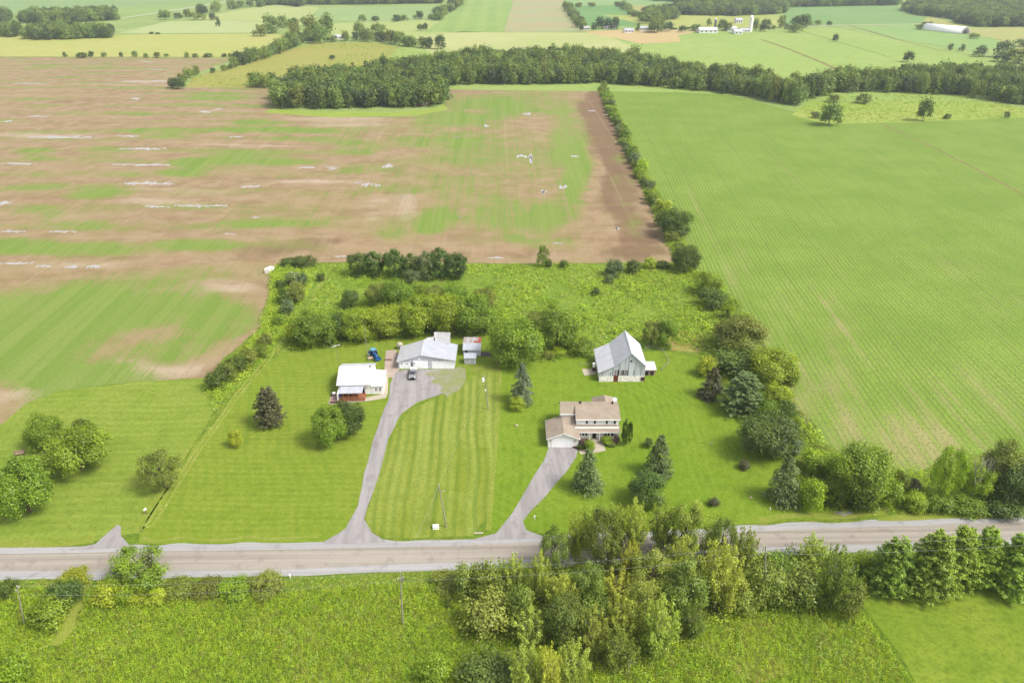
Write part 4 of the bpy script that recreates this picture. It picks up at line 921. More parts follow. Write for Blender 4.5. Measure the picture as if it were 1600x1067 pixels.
# rear extension and chimney belong to it
m = MB(); m.box(9.4, 13.3, WD+.01, 16.0, 0, 2.9); m.build('rear_wall', S_grey, rw)
MB().slab((9.2, WD-.2, 3.75), (13.45, WD-.2, 3.55), (13.45, 16.3, 3.1), (9.2, 16.3, 3.3), .12).build('rear_roof', R_galv2, rw)
m = MB(); m.box(6.9, 9.15, WD+.01, 13.5, 0, 2.6); m.build('rear_wall', S_white, rw)
MB().slab((6.7, WD-.1, 3.6), (9.15, WD-.1, 3.9), (9.15, 13.7, 3.2), (6.7, 13.7, 2.7), .12).build('rear_roof', R_white, rw)
MB().slab((7.0, WD-.6, 4.3), (9.0, WD-.6, 4.0), (9.0, 10.6, 4.1), (7.0, 10.6, 4.35), .1).build('rear_roof', R_white, rw)
ch = MB().box(9.2, 9.75, 10.2, 10.8, 2.5, 6.1).build('chimney', M_conc, rw); box('flue', M_dark, ch, 9.3, 9.65, 10.3, 10.7, 6.1, 6.35)
MB().tube((9.45, 9.2, 2.8), (9.45, 9.2, 5.1), .12).build('flue_pipe', M_dark, rw)

# storage shed and lean-to next to the workshop ----------------------
so_ = P(724, 556); rs = empty('shed', (so_.x, so_.y, 0), 0, 'small grey shed with half rusty, half white roof right of the workshop', 'shed')
m = MB(); m.prism([(0, 0), (0, 0), (4.9, 0), (4.9, 2.05), (0, 2.05)][1:], 0, 6.2); m.build('wall', S_grey, rs)
MB().slab((-.15, -.35, 2.05), (5.0, -.35, 2.05), (5.0, 2.3, 2.95), (-.15, 2.3, 2.95), .1).build('roof', R_galv, rs)
for k in range(6):
    MB().slab((-.15+k*.86, 2.302, 2.95), (.70+k*.86, 2.302, 2.95), (.70+k*.86, 6.6, 2.7), (-.15+k*.86, 6.6, 2.7), .08).build('roof_sheet', (M_rust2, R_galv2, M_rust2, R_galv2, M_rust2, M_rust)[k], rs)
box('roof_patch', M_rust, rs, 2.8, 4.4, 2.5, 3.6, 2.93, 2.98)
box('door', M_dark, rs, .5, 1.2, -.05, -.003, .05, 1.8)
lo_ = P(726, 569); rs2 = empty('shed', (lo_.x, lo_.y, 0), 0, 'tiny grey lean-to shed standing in front of the rusty roofed shed', 'shed')
box('wall', S_grey, rs2, 0, 3.1, 0, 2.1, 0, 1.95); MB().slab((-.15, -.25, 2.02), (3.3, -.25, 2.02), (3.3, 2.25, 2.4), (-.15, 2.25, 2.4), .08).build('roof', R_galv, rs2)
for x in (.3, 1.6): box('door', R_galv2, rs2, x, x+1.15, -.05, -.003, .05, 1.7)

# white house by the drive ------------------------------------------
RZW = math.radians(2.4)
po = P(532, 612); rv = empty('house', (po.x, 172.3, 0), RZW, 'small white roofed house with an orange wood porch beside the drive', 'house')
m = MB(); m.prism([(0, 0), (8.5, 0), (8.5, 3.3), (0, 3.3)], 0, 9.6); m.build('wall', S_white, rv)
MB().slab((-.35, -.75, 3.45), (8.75, -.75, 3.45), (8.75, 5.3, 5.5), (-.35, 5.3, 5.5), .15).build('roof', R_white, rv)
MB().slab((-.35, 5.302, 5.5), (8.75, 5.302, 5.5), (8.75, 10.3, 3.6), (-.35, 10.3, 3.6), .15).build('roof', R_white, rv)
for x in (0, 8.46): MB().add([(x, 0, 3.3), (x, 5.3, 5.3), (x, 9.6, 3.5), (x+.04, 0, 3.3), (x+.04, 5.3, 5.3), (x+.04, 9.6, 3.5)], [(0, 1, 2), (5, 4, 3), (0, 3, 4, 1), (1, 4, 5, 2), (2, 5, 3, 0)]).build('gable_wall', S_white, rv)
MB().box(-.36, 8.76, -.82, -.76, 3.2, 3.46).build('gutter', M_trim, rv)
MB().tube((7.9, 4.9, 5.3), (7.9, 4.9, 5.95), .15).build('flue', M_grey, rv)
window(rv, .7, 0, 1.2, .5, 1.0)
# annex on the right
m = MB(); m.box(8.52, 11.5, -.1, 7.4, 0, 2.45); m.build('annex_wall', S_cream, rv)
MB().slab((8.45, -.35, 2.5), (11.8, -.35, 2.5), (11.8, 7.7, 2.75), (8.45, 7.7, 3.15), .12).build('annex_roof', R_white, rv)
for x in (9.75, 10.75): window(rv, x, -.1, .95, .62, .95, div=1)
# porch
MB().slab((.55, -3.3, 2.35), (6.55, -3.3, 2.35), (6.75, -.25, 3.05), (.75, -.25, 3.05), .1).build('porch_roof', R_galv, rv)
box('porch_deck', M_orange, rv, .3, 7.1, -3.5, -.02, .0, .35)
for x in (.5, 1.75, 3.0, 4.25, 5.5, 6.9): box('porch_post', M_orange, rv, x-.07, x+.07, -3.45, -3.31, .35, 2.27 if x < 6.6 else 1.3)
for x0 in (.5, 1.75, 3.0, 4.25, 5.5):
    x1 = x0+1.25 if x0 < 5.4 else 6.9
    f = MB().box(x0+.07, x1-.07, -3.42, -3.34, 1.18, 1.28).build('railing', M_orange, rv); box('bottom_rail', M_orange, f, x0+.07, x1-.07, -3.42, -3.34, .5, .58)
    m = MB()
    for k in range(6): xx = x0+.07+(x1-x0-.14)*(k+.5)/6; m.box(xx-.03, xx+.03, -3.4, -3.36, .58, 1.18)
    tag(m.build('baluster', M_orange, f), kind='stuff')
for x in (1.2, 3.6, 5.1): window(rv, x, 0, 1.0, .9, 1.0)
d = box('porch_door', M_dark, rv, 5.9, 6.7, -.06, -.003, .35, 2.3)
MB().box(.1, .5, -3.45, -.1, .35, 2.2).build('porch_screen', S_white, rv)
pt = empty('terrace', tuple(P(513, 632)), RZW, 'brown paved terrace with white edging left of the white house', 'terrace')
box('paving', simple('brown_paving', C(186, 156, 146), .85, var=.18, vs=2.5), pt, .2, 3.7, .2, 5.2, 0, .12)
MB().box(0, 3.9, 0, .2, 0, .16).box(0, .2, .2, 5.4, 0, .16).build('edging', M_path, pt); box('low_wall', M_dwood, pt, .3, 3.7, .45, .65, .12, .5)
t_ = empty('umbrella', tuple(P(531, 625)), 0, 'folded blue garden umbrella on the terrace', 'umbrella')
MB().tube((0, 0, .12), (0, 0, 2.4), .03).build('pole', M_grey, t_); MB().tube((0, 0, .8), (0, 0, 1.1), .38, .45).tube((0, 0, 1.1), (0, 0, 2.3), .45, .05).build('canopy', M_blue, t_); MB().tube((0, 0, .12), (0, 0, .2), .3).build('foot', M_grey, t_)
t_ = empty('garden_table', tuple(P(522, 618)), 0, 'small round garden table on the brown terrace', 'table')
MB().tube((0, 0, .8), (0, 0, .85), .5, n=14).build('table_top', M_trim, t_)
for k in range(4): a = k*math.pi/2; MB().tube((.3*math.cos(a), .3*math.sin(a), .12), (.25*math.cos(a), .25*math.sin(a), .8), .025).build('leg', M_grey, t_)
c_ = empty('garden_chair', tuple(P(519.5, 620)), .6, 'garden chair beside the round table on the terrace', 'chair')
box('seat', M_dwood, c_, -.25, .25, -.25, .25, .55, .6); box('backrest', M_dwood, c_, -.25, .25, .2, .25, .6, 1.05)
for sx in (-.22, .22):
    for sy in (-.22, .22): box('leg', M_dwood, c_, sx-.02, sx+.02, sy-.02, sy+.02, .12, .55)

# propane tank, pallets, pickup, tractor ------------------------------
p0 = P(625, 545); tk = empty('propane_tank', (p0.x, p0.y, 0), 0, 'rounded cream tank behind the left corner of the workshop', 'tank')
m = MB(); n = 16; rs_ = [(0, .05), (.12, .45), (.35, .72), (.7, .9), (1.2, .95), (1.6, .9), (1.95, .72), (2.2, .4), (2.3, .05)]
for z, r in rs_: m.v += [(r*math.cos(2*math.pi*i/n), r*math.sin(2*math.pi*i/n)*.85, .35+z*.8) for i in range(n)]
m.f += [(i+n*k, (i+1) % n+n*k, (i+1) % n+n*(k+1), i+n*(k+1)) for k in range(len(rs_)-1) for i in range(n)] + [tuple(range(n)), tuple(range(n*(len(rs_)-1), n*len(rs_)))]
m.build('tank', simple('cream_paint', C(222, 216, 190), .6), tk, smooth=True)
for s in (-.5, .5): box('foot', M_conc, tk, s-.12, s+.12, -.4, .4, 0, .45)
p0 = P(607, 562.5); pl = empty('timber_stack', (p0.x, p0.y, 0), .05, 'low stack of reddish boards on the paved yard left of the workshop', 'timber stack')
for k in range(3):
    for j in range(4): box('board', M_pinkwood if (k+j) % 3 else M_dwood, pl, -.9, .95-.1*j, -.45+j*.22, -.26+j*.22, .02+k*.13, .14+k*.13)

def wheel(par, x, y, r, wd, ang=0, rim=M_grey):
    w_ = MB().tube((x-wd/2, y, r), (x+wd/2, y, r), r, n=18).build('wheel', M_black, par)
    MB().tube((x-wd/2-.015, y, r), (x+wd/2+.015, y, r), r*.58, n=14).build('rim', rim, w_); return w_
M_silver = simple('silver_car_paint', C(196, 196, 194), .3, .6, .3, var=.05)
p0 = P(644.3, 594.5); tr = empty('pickup_truck', (p0.x, p0.y, 0), .02, 'silver pickup truck facing the road in front of the workshop doors', 'pickup truck')
# local: x across, front at y=0, tail at y=5.6
def loft(m, secs):                          # secs: (y, half width bottom, half width top, z0, z1)
    k = len(m.v)
    for y, a, b_, z0, z1 in secs: m.v += [(-a, y, z0), (a, y, z0), (b_, y, z1), (-b_, y, z1)]
    for i in range(len(secs)-1):
        q = k+4*i
        m.f += [(q, q+4, q+5, q+1), (q+1, q+5, q+6, q+2), (q+2, q+6, q+7, q+3), (q+3, q+7, q+4, q)]
    m.f += [(k, k+1, k+2, k+3), (k+4*len(secs)-1, k+4*len(secs)-2, k+4*len(secs)-3, k+4*len(secs)-4)]
    return m
loft(MB(), [(0, .92, .86, .5, .98), (.12, .97, .9, .42, 1.08), (1.45, .99, .93, .42, 1.18), (3.6, .99, .95, .42, 1.18), (3.62, .99, .96, .42, 1.2), (5.55, .98, .95, .45, 1.2)]).build('body', M_silver, tr, bevel=.03)
loft(MB(), [(1.15, .86, .84, 1.16, 1.2), (1.95, .86, .72, 1.16, 1.78), (3.2, .86, .73, 1.16, 1.8), (3.55, .86, .8, 1.16, 1.3)]).build('cab', M_silver, tr, bevel=.03)
MB().slab((-.76, 1.2, 1.27), (.76, 1.2, 1.27), (.68, 1.92, 1.81), (-.68, 1.92, 1.81), .03).build('windshield', M_glass, tr)
MB().slab((-.66, 3.24, 1.83), (.66, 3.24, 1.83), (.72, 3.56, 1.36), (-.72, 3.56, 1.36), .03).build('rear_window', M_glass, tr)
for s in (-1, 1):
    MB().add([(s*.872, 1.5, 1.25), (s*.872, 3.4, 1.25), (s*.76, 3.15, 1.7), (s*.76, 2.0, 1.7), (s*.85, 1.5, 1.25), (s*.85, 3.4, 1.25), (s*.74, 3.15, 1.7), (s*.74, 2.0, 1.7)], [(0, 1, 2, 3), (7, 6, 5, 4), (0, 4, 5, 1), (1, 5, 6, 2), (2, 6, 7, 3), (3, 7, 4, 0)]).build('side_window', M_glass, tr)
    box('mirror', M_black, tr, s*1.0-.1, s*1.0+.1, 1.5, 1.6, 1.2, 1.4); box('headlight', M_trim, tr, s*.72-.17, s*.72+.17, -.03, .05, .78, .95)
    for y in (.95, 4.6): wheel(tr, s*.86, y, .4, .26)
box('bed_cover', M_trim, tr, -.86, .86, 3.72, 5.45, 1.19, 1.25); box('grille', M_black, tr, -.52, .52, -.035, .04, .66, .95); box('bumper', M_black, tr, -.95, .95, -.12, .05, .42, .62)

M_tblue = simple('tractor_blue', C(38, 104, 176), .35, .5, var=.08); M_tlight = simple('tractor_pale_blue', C(120, 190, 224), .4, .5, var=.08)
p0 = P(586.5, 560); tt = empty('tractor', (p0.x, p0.y, 0), math.radians(33), 'blue farm tractor with cab and white wheel rims on the lawn behind the white house', 'tractor')
for s in (-1, 1): wheel(tt, s*.95, 1.6, .8, .42, rim=M_trim); wheel(tt, s*.8, -.75, .48, .3, rim=M_trim)
loft(MB(), [(-1.55, .3, .28, .7, 1.3), (-1.2, .36, .34, .6, 1.5), (.5, .38, .36, .6, 1.62)]).build('hood', M_tblue, tt, bevel=.03)
box('chassis', M_black, tt, -.25, .25, -1.3, 2.0, .45, .8)
loft(MB(), [(.5, .6, .55, 1.0, 2.35), (1.9, .62, .57, 1.0, 2.35)]).build('cab', M_tblue, tt); box('cab_roof', M_tlight, tt, -.72, .72, .35, 2.05, 2.36, 2.5, bevel=.04)
box('windshield', M_glass, tt, -.48, .48, .46, .498, 1.5, 2.25)
for s in (-1, 1):
    box('fender', M_tblue, tt, s*.95-.24, s*.95+.24, .85, 2.3, 1.62, 1.72); box('side_window', M_glass, tt, s*.63-.02, s*.63+.02, .75, 1.75, 1.35, 2.2)
MB().tube((.25, -.5, 1.5), (.25, -.5, 2.3), .04).build('exhaust', M_black, tt)
for s in (-1, 1): MB().tube((s*.55, .4, 1.0), (s*.55, -1.9, 1.0), .06).build('loader_arm', M_tblue, tt)
MB().box(-.85, .85, -2.2, -1.85, .35, .95).build('bucket', M_tblue, tt)
p0 = P(578.5, 562); fm = empty('mower_deck', (p0.x, p0.y, 0), .3, 'tan mowing implement parked behind the blue tractor', 'farm implement')
box('deck', simple('tan_paint', C(222, 196, 164), .6), fm, -.7, .7, -.5, .5, .25, .75, bevel=.06)
for s in (-.7, .7): MB().tube((s, .3, .2), (s+.1, .3, .2), .2).build('wheel', M_black, fm)
MB().tube((0, .5, .5), (0, 1.1, .6), .05).build('hitch', M_grey, fm)

# poles, wires, masts ------------------------------------------------
def pole(px, yb, top_px, top_y, label, arm=None, kind='pole', group=None, r=.16, fixtures=(), arm_dir=0.0):
    b_ = P(px, yb); h = h_at(b_.y, top_y)
    # the leaning top in world space, in the plane across the view
    tx = b_.x + (top_px - proj(b_.x, b_.y, h)[0]) / scale_at(b_.x, b_.y, h)
    o = empty('utility_pole', (b_.x, b_.y, 0), 0, label, 'utility pole', group); dx = tx - b_.x
    MB().tube((0, 0, 0), (dx, 0, h), r, r*.62, 10).build('pole', M_wood_pole, o)
    top = Vector((b_.x+dx, b_.y, h))
    if arm:
        ca, sa = math.cos(arm_dir), math.sin(arm_dir); zc = h-arm[1]
        a_ = Vector((dx*zc/h - ca*arm[0], -sa*arm[0], zc)); c2 = Vector((dx*zc/h + ca*arm[2], sa*arm[2], zc))
        cr = MB().tube(a_, c2, .06, n=6).build('crossarm', M_wood_pole, o)
        for t in (.08, .92): q_ = a_.lerp(c2, t); MB().tube(q_, q_ + Vector((0, 0, .22)), .05, .03, 6).build('insulator', M_trim, cr)
    MB().tube((dx, 0, h), (dx, 0, h+.2), .05, .03, 6).build('insulator', M_trim, o)
    return o, top
pa, ta = pole(697.5, 823, 685.5, 757, 'leaning pale utility pole on the middle lawn beside a white box', (0.1, 1.6, .9))
for q_ in (P(662, 832), P(668, 828)): MB().tube(ta - pa.location - Vector((0, 0, .5)), q_ - pa.location, .02, n=5).build('guy_wire', M_grey, pa)
pb, tb = pole(763, 640, 757, 588, 'utility pole with a white transformer can below its top, beside the property strip', None, r=.14)
tz = tb.z - .9; c_ = tb - pb.location; MB().tube((c_.x-.35, 0, tz-.5), (c_.x-.35, 0, tz+.35), .3, n=14).build('transformer', M_trim, pb)
MB().tube((c_.x*.8, -.2, tz-3.2), (c_.x*.8, -.2, tz-2.7), .12).build('meter_box', M_trim, pb)
for q_ in (P(774, 643), P(745, 628)): MB().tube(Vector((c_.x, 0, tz)), q_ - pb.location, .018, n=5).build('guy_wire', M_grey, pb)
arm_d = math.atan2(1, .03)
pc, tc = pole(38.5, 979, 26.5, 915, 'thin grey utility pole at the lower left among tall weeds', (0.5, .7, .5), arm_dir=arm_d, r=.14)
pd, td = pole(629.6, 976, 625, 893, 'grey utility pole with brackets standing in the weeds below the road', (0.6, 1.4, .6), arm_dir=.5, r=.15)
MB().tube(tuple(Vector(td - pd.location) - Vector((-.3, 0, 2.1))), tuple(Vector(td - pd.location) - Vector((-.3, 0, 1.5))), .16).build('transformer', M_grey, pd)
pe, te = pole(1194.5, 950, 1196.5, 852, 'utility pole rising out of the roadside thicket on the right', (0.4, 1.2, .4), arm_dir=arm_d, r=.15)
def wire(name, a_, b_, sag, label, r=.014):
    m = MB(); n = 18; prev = None
    for i in range(n+1):
        t = i/n; p = a_.lerp(b_, t) - Vector((0, 0, sag*4*t*(1-t)))
        if prev is not None: m.tube(prev, p, r, n=4)
        prev = p
    o = m.build(name, M_wire); tag(o, label, 'power line', 'overhead power lines along the road'); return o
M_wire = simple('aluminium_wire', C(190, 192, 190), .4, .5, var=.05)
D2 = Vector((0, 0, 2.0))
nxt = te + (te - td); nxt.z = te.z+.3; prv = tc - (td - tc); prv.z = tc.z
wire('power_line', tc, td, .9, 'upper overhead line between the lower left pole and the bracketed pole'); wire('power_line', tc-D2, td-D2, 1.1, 'lower overhead line between the lower left pole and the bracketed pole')
wire('power_line', td, te, .8, 'upper overhead line from the bracketed pole across the thicket'); wire('power_line', td-D2, te-D2, .9, 'lower overhead line from the bracketed pole across the thicket')
wire('power_line', te, nxt, .8, 'upper overhead line in front of the row of soft pines'); wire('power_line', te-D2, nxt-D2, .9, 'lower overhead line in front of the row of soft pines')
wire('power_line', ta, td, .6, 'service line crossing the road from the leaning lawn pole', .016)
wire('power_line', ta, tb, .8, 'service line over the middle lawn between its two poles', .012)
wire('power_line', tb, Vector((rw.location.x+WW, rw.location.y+2, 3.2)), .5, 'service line from the transformer pole to the workshop', .012)
b_ = P(577.4, 577); hm = h_at(b_.y, 509); mo = empty('radio_mast', (b_.x, b_.y, 0), 0, 'tall thin pale lattice mast rising behind the white house beside the tractor', 'mast')
m = MB()
for k in range(3): a = k*2.094; m.tube((.14*math.cos(a), .14*math.sin(a), 0), (-.35+.1*math.cos(a), .1*math.sin(a), hm), .025, n=5)
m.build('mast_leg', M_wood_pole, mo)
m = MB()
for k in range(24): z = hm*k/24; sx = -.35*z/hm; m.tube((.14+sx, 0, z), (-.07+sx, .12, z+hm/24), .015, n=4); m.tube((-.07+sx, .12, z), (-.07+sx, -.12, z+hm/24), .015, n=4)
tag(m.build('bracing', M_wood_pole, mo), kind='stuff'); MB().tube((-.35, 0, hm), (-.38, 0, hm+1.6), .02, n=5).build('aerial', M_grey, mo)
b_ = P(531.5, 580); hm = h_at(b_.y, 541); mo = empty('antenna_mast', (b_.x, b_.y, 0), 0, 'television antenna on a mast at the back left corner of the white house', 'antenna')
MB().tube((0, 0, 0), (-.45, 0, hm), .05, .04).build('mast', M_grey, mo)
MB().tube((-1.3, .2, hm-.2), (1.0, -.9, hm+1.0), .03, n=5).build('boom', M_trim, mo)
for k in range(8):
    t = k/7; c_ = Vector((-1.3, .2, hm-.2)).lerp(Vector((1.0, -.9, hm+1.0)), t); d_ = Vector((.45, .9, 0)).normalized()*(.9-.5*t)
    MB().tube(c_-d_, c_+d_, .015, n=4).build('element', M_trim, mo)

# small things ------------------------------------------------------
def small(name, px, py, label, cat, parts, rz=0):
    b_ = P(px, py); o = empty(name, (b_.x, b_.y, 0), rz, label, cat)
    for nm, mat, m in parts: m.build(nm, mat, o)
    return o
small('utility_box', 681, 825, 'low white box on the grass beside the leaning lawn pole', 'utility box', [('cabinet', M_trim, MB().box(-.55, .55, -.35, .35, .05, .6)), ('plinth', M_conc, MB().box(-.6, .6, -.4, .4, 0, .049)), ('lid', M_trim, MB().box(-.6, .6, -.4, .4, .601, .68))])
small('marker_post', 835.5, 812, 'white marker post beside the right drive near the road', 'marker post', [('post', M_trim, MB().box(-.06, .06, -.04, .04, 0, 1.2)), ('number_plate', M_trim, MB().box(-.28, .28, -.07, -.041, .85, 1.1))])
small('mailbox', 228.5, 803, 'dark mailbox on a wooden post left of the left lawn', 'mailbox', [('post', M_dwood, MB().box(-.06, .06, -.06, .06, 0, 1.1)), ('box', M_trim, MB().box(-.18, .18, -.3, .3, 1.1, 1.35))])
small('marker_post', 453.5, 903, 'short white post on the near shoulder of the road', 'marker post', [('post', M_trim, MB().tube((0, 0, 0), (0, 0, .8), .07)), ('cap', M_trim, MB().tube((0, 0, .8), (0, 0, .95), .16))])
small('marker_post', 1203, 796, 'small pale post on the right lawn close to the road', 'marker post', [('post', M_trim, MB().tube((0, 0, 0), (0, 0, .5), .09))])
small('stone', 748, 833, 'flat pale stone on the verge left of the right drive', 'stone', [('stone', M_path, MB().box(-.9, .9, -.2, .2, 0, .14))])
b_ = P(31, 711); o = empty('picnic_bench', (b_.x, b_.y, 0), .35, 'weathered pinkish bench on the far left lawn', 'bench')
for k in range(3): box('seat_slat', M_pinkwood, o, -1.1, 1.1, -.3+k*.2, -.13+k*.2, .5, .56)
for k in range(2): box('back_slat', M_pinkwood, o, -1.1, 1.1, .38, .42, .65+k*.22, .82+k*.22)
for s in (-.9, .9): box('leg', M_dwood, o, s-.06, s+.06, -.3, .43, 0, .5); box('back_post', M_dwood, o, s-.05, s+.05, .421, .47, .3, 1.08)
for k, (px, py, r, lb) in enumerate([(807, 665, .45, 'round pale boulder on the grass right of the property strip'), (1112, 712-18, .3, 'small grey stone on the right lawn left of the big dark tree'), (1173, 778, .4, 'pale stone near the front of the right lawn')]):
    m = MB(); rg = random.Random(k)
    for z, q_ in ((0, .8), (.3, 1), (.6, .85), (.85, .45)): m.v += [(r*q_*math.cos(i*.785)*rg.uniform(.85, 1.1), r*q_*math.sin(i*.785)*rg.uniform(.85, 1.1), z*r) for i in range(8)]
    m.f += [(i+8*j, (i+1) % 8+8*j, (i+1) % 8+8*(j+1), i+8*(j+1)) for j in range(3) for i in range(8)] + [tuple(range(24, 32))]
    o = m.build('boulder', simple('pale_rock', C(206, 198, 160), .9), None, P(px, py)); tag(o, lb, 'boulder')
# wire fence pen behind the barn
b_ = P(1012, 566); pn = empty('fence', (b_.x, b_.y, 0), 0, 'old curved grey rail fence of the small pen behind the barn', 'fence')
pts = [Vector((*g(*q), 0)) - b_ for q in ((1008, 546), (1022, 545), (1036, 550), (1042, 560), (1046, 567), (1040, 574), (1034, 579))]
for q in pts: MB().tube(q, q + Vector((0, 0, 1.2)), .07, n=6).build('post', M_wood_pole, pn)
for q, r in zip(pts[:-1], pts[1:]):
    for z in (.5, 1.0): MB().tube(q + Vector((0, 0, z)), r + Vector((0, 0, z)), .04, n=5).build('rail', M_wood_pole, pn)
b_ = P(905, 575); pn = empty('fence', (b_.x, b_.y, 0), 0, 'low timber fence left of the barn above the concrete pad', 'fence')
pts = [Vector((*g(*q), 0)) - b_ for q in ((905, 573), (917, 573), (929, 572))]
for q in pts: MB().tube(q, q + Vector((0, 0, 1.1)), .07, n=6).build('post', M_wood_pole, pn)
for q, r in zip(pts[:-1], pts[1:]): MB().tube(q + Vector((0, 0, .9)), r + Vector((0, 0, .9)), .05, n=5).build('rail', M_wood_pole, pn)

# farms far behind ----------------------------------------------------
def far_house(name, x0, x1, yb, ht, depth, wall, roof, label, cat='house', wins=3, flat=False, rz=0):
    pl_, pr_ = P(x0, yb), P(x1, yb); wd = pr_.x - pl_.x
    o = empty(name, (pl_.x, pl_.y, 0), rz, label, cat)
    ht *= .78; e = ht*.62
    MB().prism([(0, 0), (wd, 0), (wd, e), (0, e)], 0, depth).build('wall', wall, o)
    MB().slab((-.5, -.6, e), (wd+.5, -.6, e), (wd+.5, depth/2, ht), (-.5, depth/2, ht), .3).build('roof', roof, o)
    MB().slab((-.5, depth/2+.01, ht), (wd+.5, depth/2+.01, ht), (wd+.5, depth+.6, e), (-.5, depth+.6, e), .3).build('roof', roof, o)
    for k in range(wins): xx = wd*(k+.5)/wins; box('window', M_glass, o, xx-.8, xx+.8, -.1, .1, e*.3, e*.75)
    return o
far_house('farm_barn', 1093, 1121, 52.5, 8.5, 20, S_white, R_white, 'long low white barn at the far farm beyond the woods', 'barn', 4)
far_house('farm_barn', 1137, 1152, 49.5, 7.5, 24, S_white, R_white, 'white farm building left in the cluster beside the far silo', 'barn', 3)
far_house('farm_barn', 1148, 1160, 54, 7, 20, S_white, R_white, 'white farm building in the middle of the cluster beside the far silo', 'barn', 2)
far_house('farm_barn', 1158, 1172, 51, 6, 14, S_white, R_galv, 'grey roofed farm building right beside the far silo', 'barn', 3)
far_house('house', 1150, 1160, 37, 9, 12, S_cream, R_galv, 'pale farmhouse behind the far silo', 'house', 3)
sp = P(1172, 50); so2 = empty('silo', (sp.x, sp.y, 0), 0, 'tall white farm silo beyond the woods', 'silo')
MB().tube((0, 0, 0), (0, 0, 19), 2.5, n=20).build('silo_wall', M_conc, so2, smooth=False); MB().tube((0, 0, 19), (0, 0, 20.8), 2.55, .6, n=20).build('dome', M_trim, so2)
sp = P(1117, 46); so2 = empty('silo', (sp.x, sp.y, 0), 0, 'slim grey silo behind the long white far barn', 'silo')
MB().tube((0, 0, 0), (0, 0, 13), 1.6, n=16).build('silo_wall', M_grey, so2); MB().tube((0, 0, 13), (0, 0, 14), 1.65, .4, n=16).build('dome', M_trim, so2)
far_house('house', 910, 921, 47.5, 6, 12, S_cream, R_galv2, 'leftmost white bungalow beyond the woods, left of the dark trees', 'house', 3)
far_house('house', 944, 962, 46, 6, 12, S_cream, R_galv2, 'long bungalow in front of the block of dark trees beyond the woods', 'house', 4)
far_house('house', 976, 990, 52, 7, 14, S_white, R_galv, 'white house with grey roof standing nearest beyond the stubble field', 'house', 3)
far_house('house', 999, 1013, 48.5, 7, 12, S_white, R_galv2, 'white house left of the clump of tall far trees', 'house', 3)
far_house('house', 1042, 1050, 42, 6, 10, S_cream, R_galv, 'small cream house among trees left of the far long barn', 'house', 2)
far_house('shed', 521, 536, 62, 6.5, 12, S_white, R_white, 'white shed half hidden among tall trees beyond the left meadow', 'shed', 2)
far_house('shed', 68, 86, 50, 5, 16, S_white, R_white, 'white greenhouse at the far upper left', 'shed', 2)
far_house('shed', 86, 118, 46, 5, 12, simple('blue_sheet', C(96, 116, 190), .6), R_white, 'long blue walled shed at the far upper left', 'shed', 0)
far_house('shed', 118, 134, 52, 4, 14, M_pinkwood, R_white, 'pinkish low shed right of the long blue walled shed', 'shed', 0)
# arched hoop barn at the far right
pl_ = P(1508, 53.5); hb = empty('hoop_barn', (pl_.x, pl_.y, 0), math.radians(24), 'white arched hoop barn at the far right beyond the green field', 'barn')
m = MB(); n = 14; R_ = 8.6; Ln = 62
arc = [(R_*math.cos(math.pi*i/n), 8.6*math.sin(math.pi*i/n)) for i in range(n+1)]
m.v = [(x, 0, z) for x, z in arc] + [(x, Ln, z) for x, z in arc]; m.f = [(i, i+1, i+n+2, i+n+1) for i in range(n)]
cv = m.build('cover', M_trim, hb, smooth=True); sd_ = cv.modifiers.new('thick', 'SOLIDIFY'); sd_.thickness = .25
MB().add([(x*.98, .3, z*.98) for x, z in arc], [tuple(range(n+1))]).build('end_wall', M_grey, hb)
box('door', M_dark, hb, -3, 3, -.05, .25, 0, 4.6)
for (x0, x1, yb, lb) in ((1462, 1470, 47, 'small grey farm shed left of the hoop barn'), (1452, 1459, 44, 'pinkish farm hut farthest left of the hoop barn'), (1472, 1479, 50, 'dark little shed directly left of the hoop barn')):
    far_house('shed', x0, x1, yb, 6, 9, M_pinkwood if 'pink' in lb else S_grey, R_galv2, lb, 'shed', 1)
o = far_house('shed', 648, 668, 166, 3.5, 8, M_pinkwood, M_rust2, 'collapsing rusty hut at the right end of the woodland block', 'shed', 0)
# barrels and bin by the workshop pole
for k, (px, py) in enumerate(((419, 426), (424, 424))):
    b_ = P(px, py); o = MB().box(-1, 1, -.8, .8, 0, 1.6).tube((0, 0, 1.6), (0, 0, 1.9), .5).build('water_trough' if k else 'stone_pile', M_conc, None, b_, bevel=.1); tag(o, 'pale block of rubble at the field corner' if k == 0 else 'second pale block of rubble beside the grass strip corner', 'rubble')
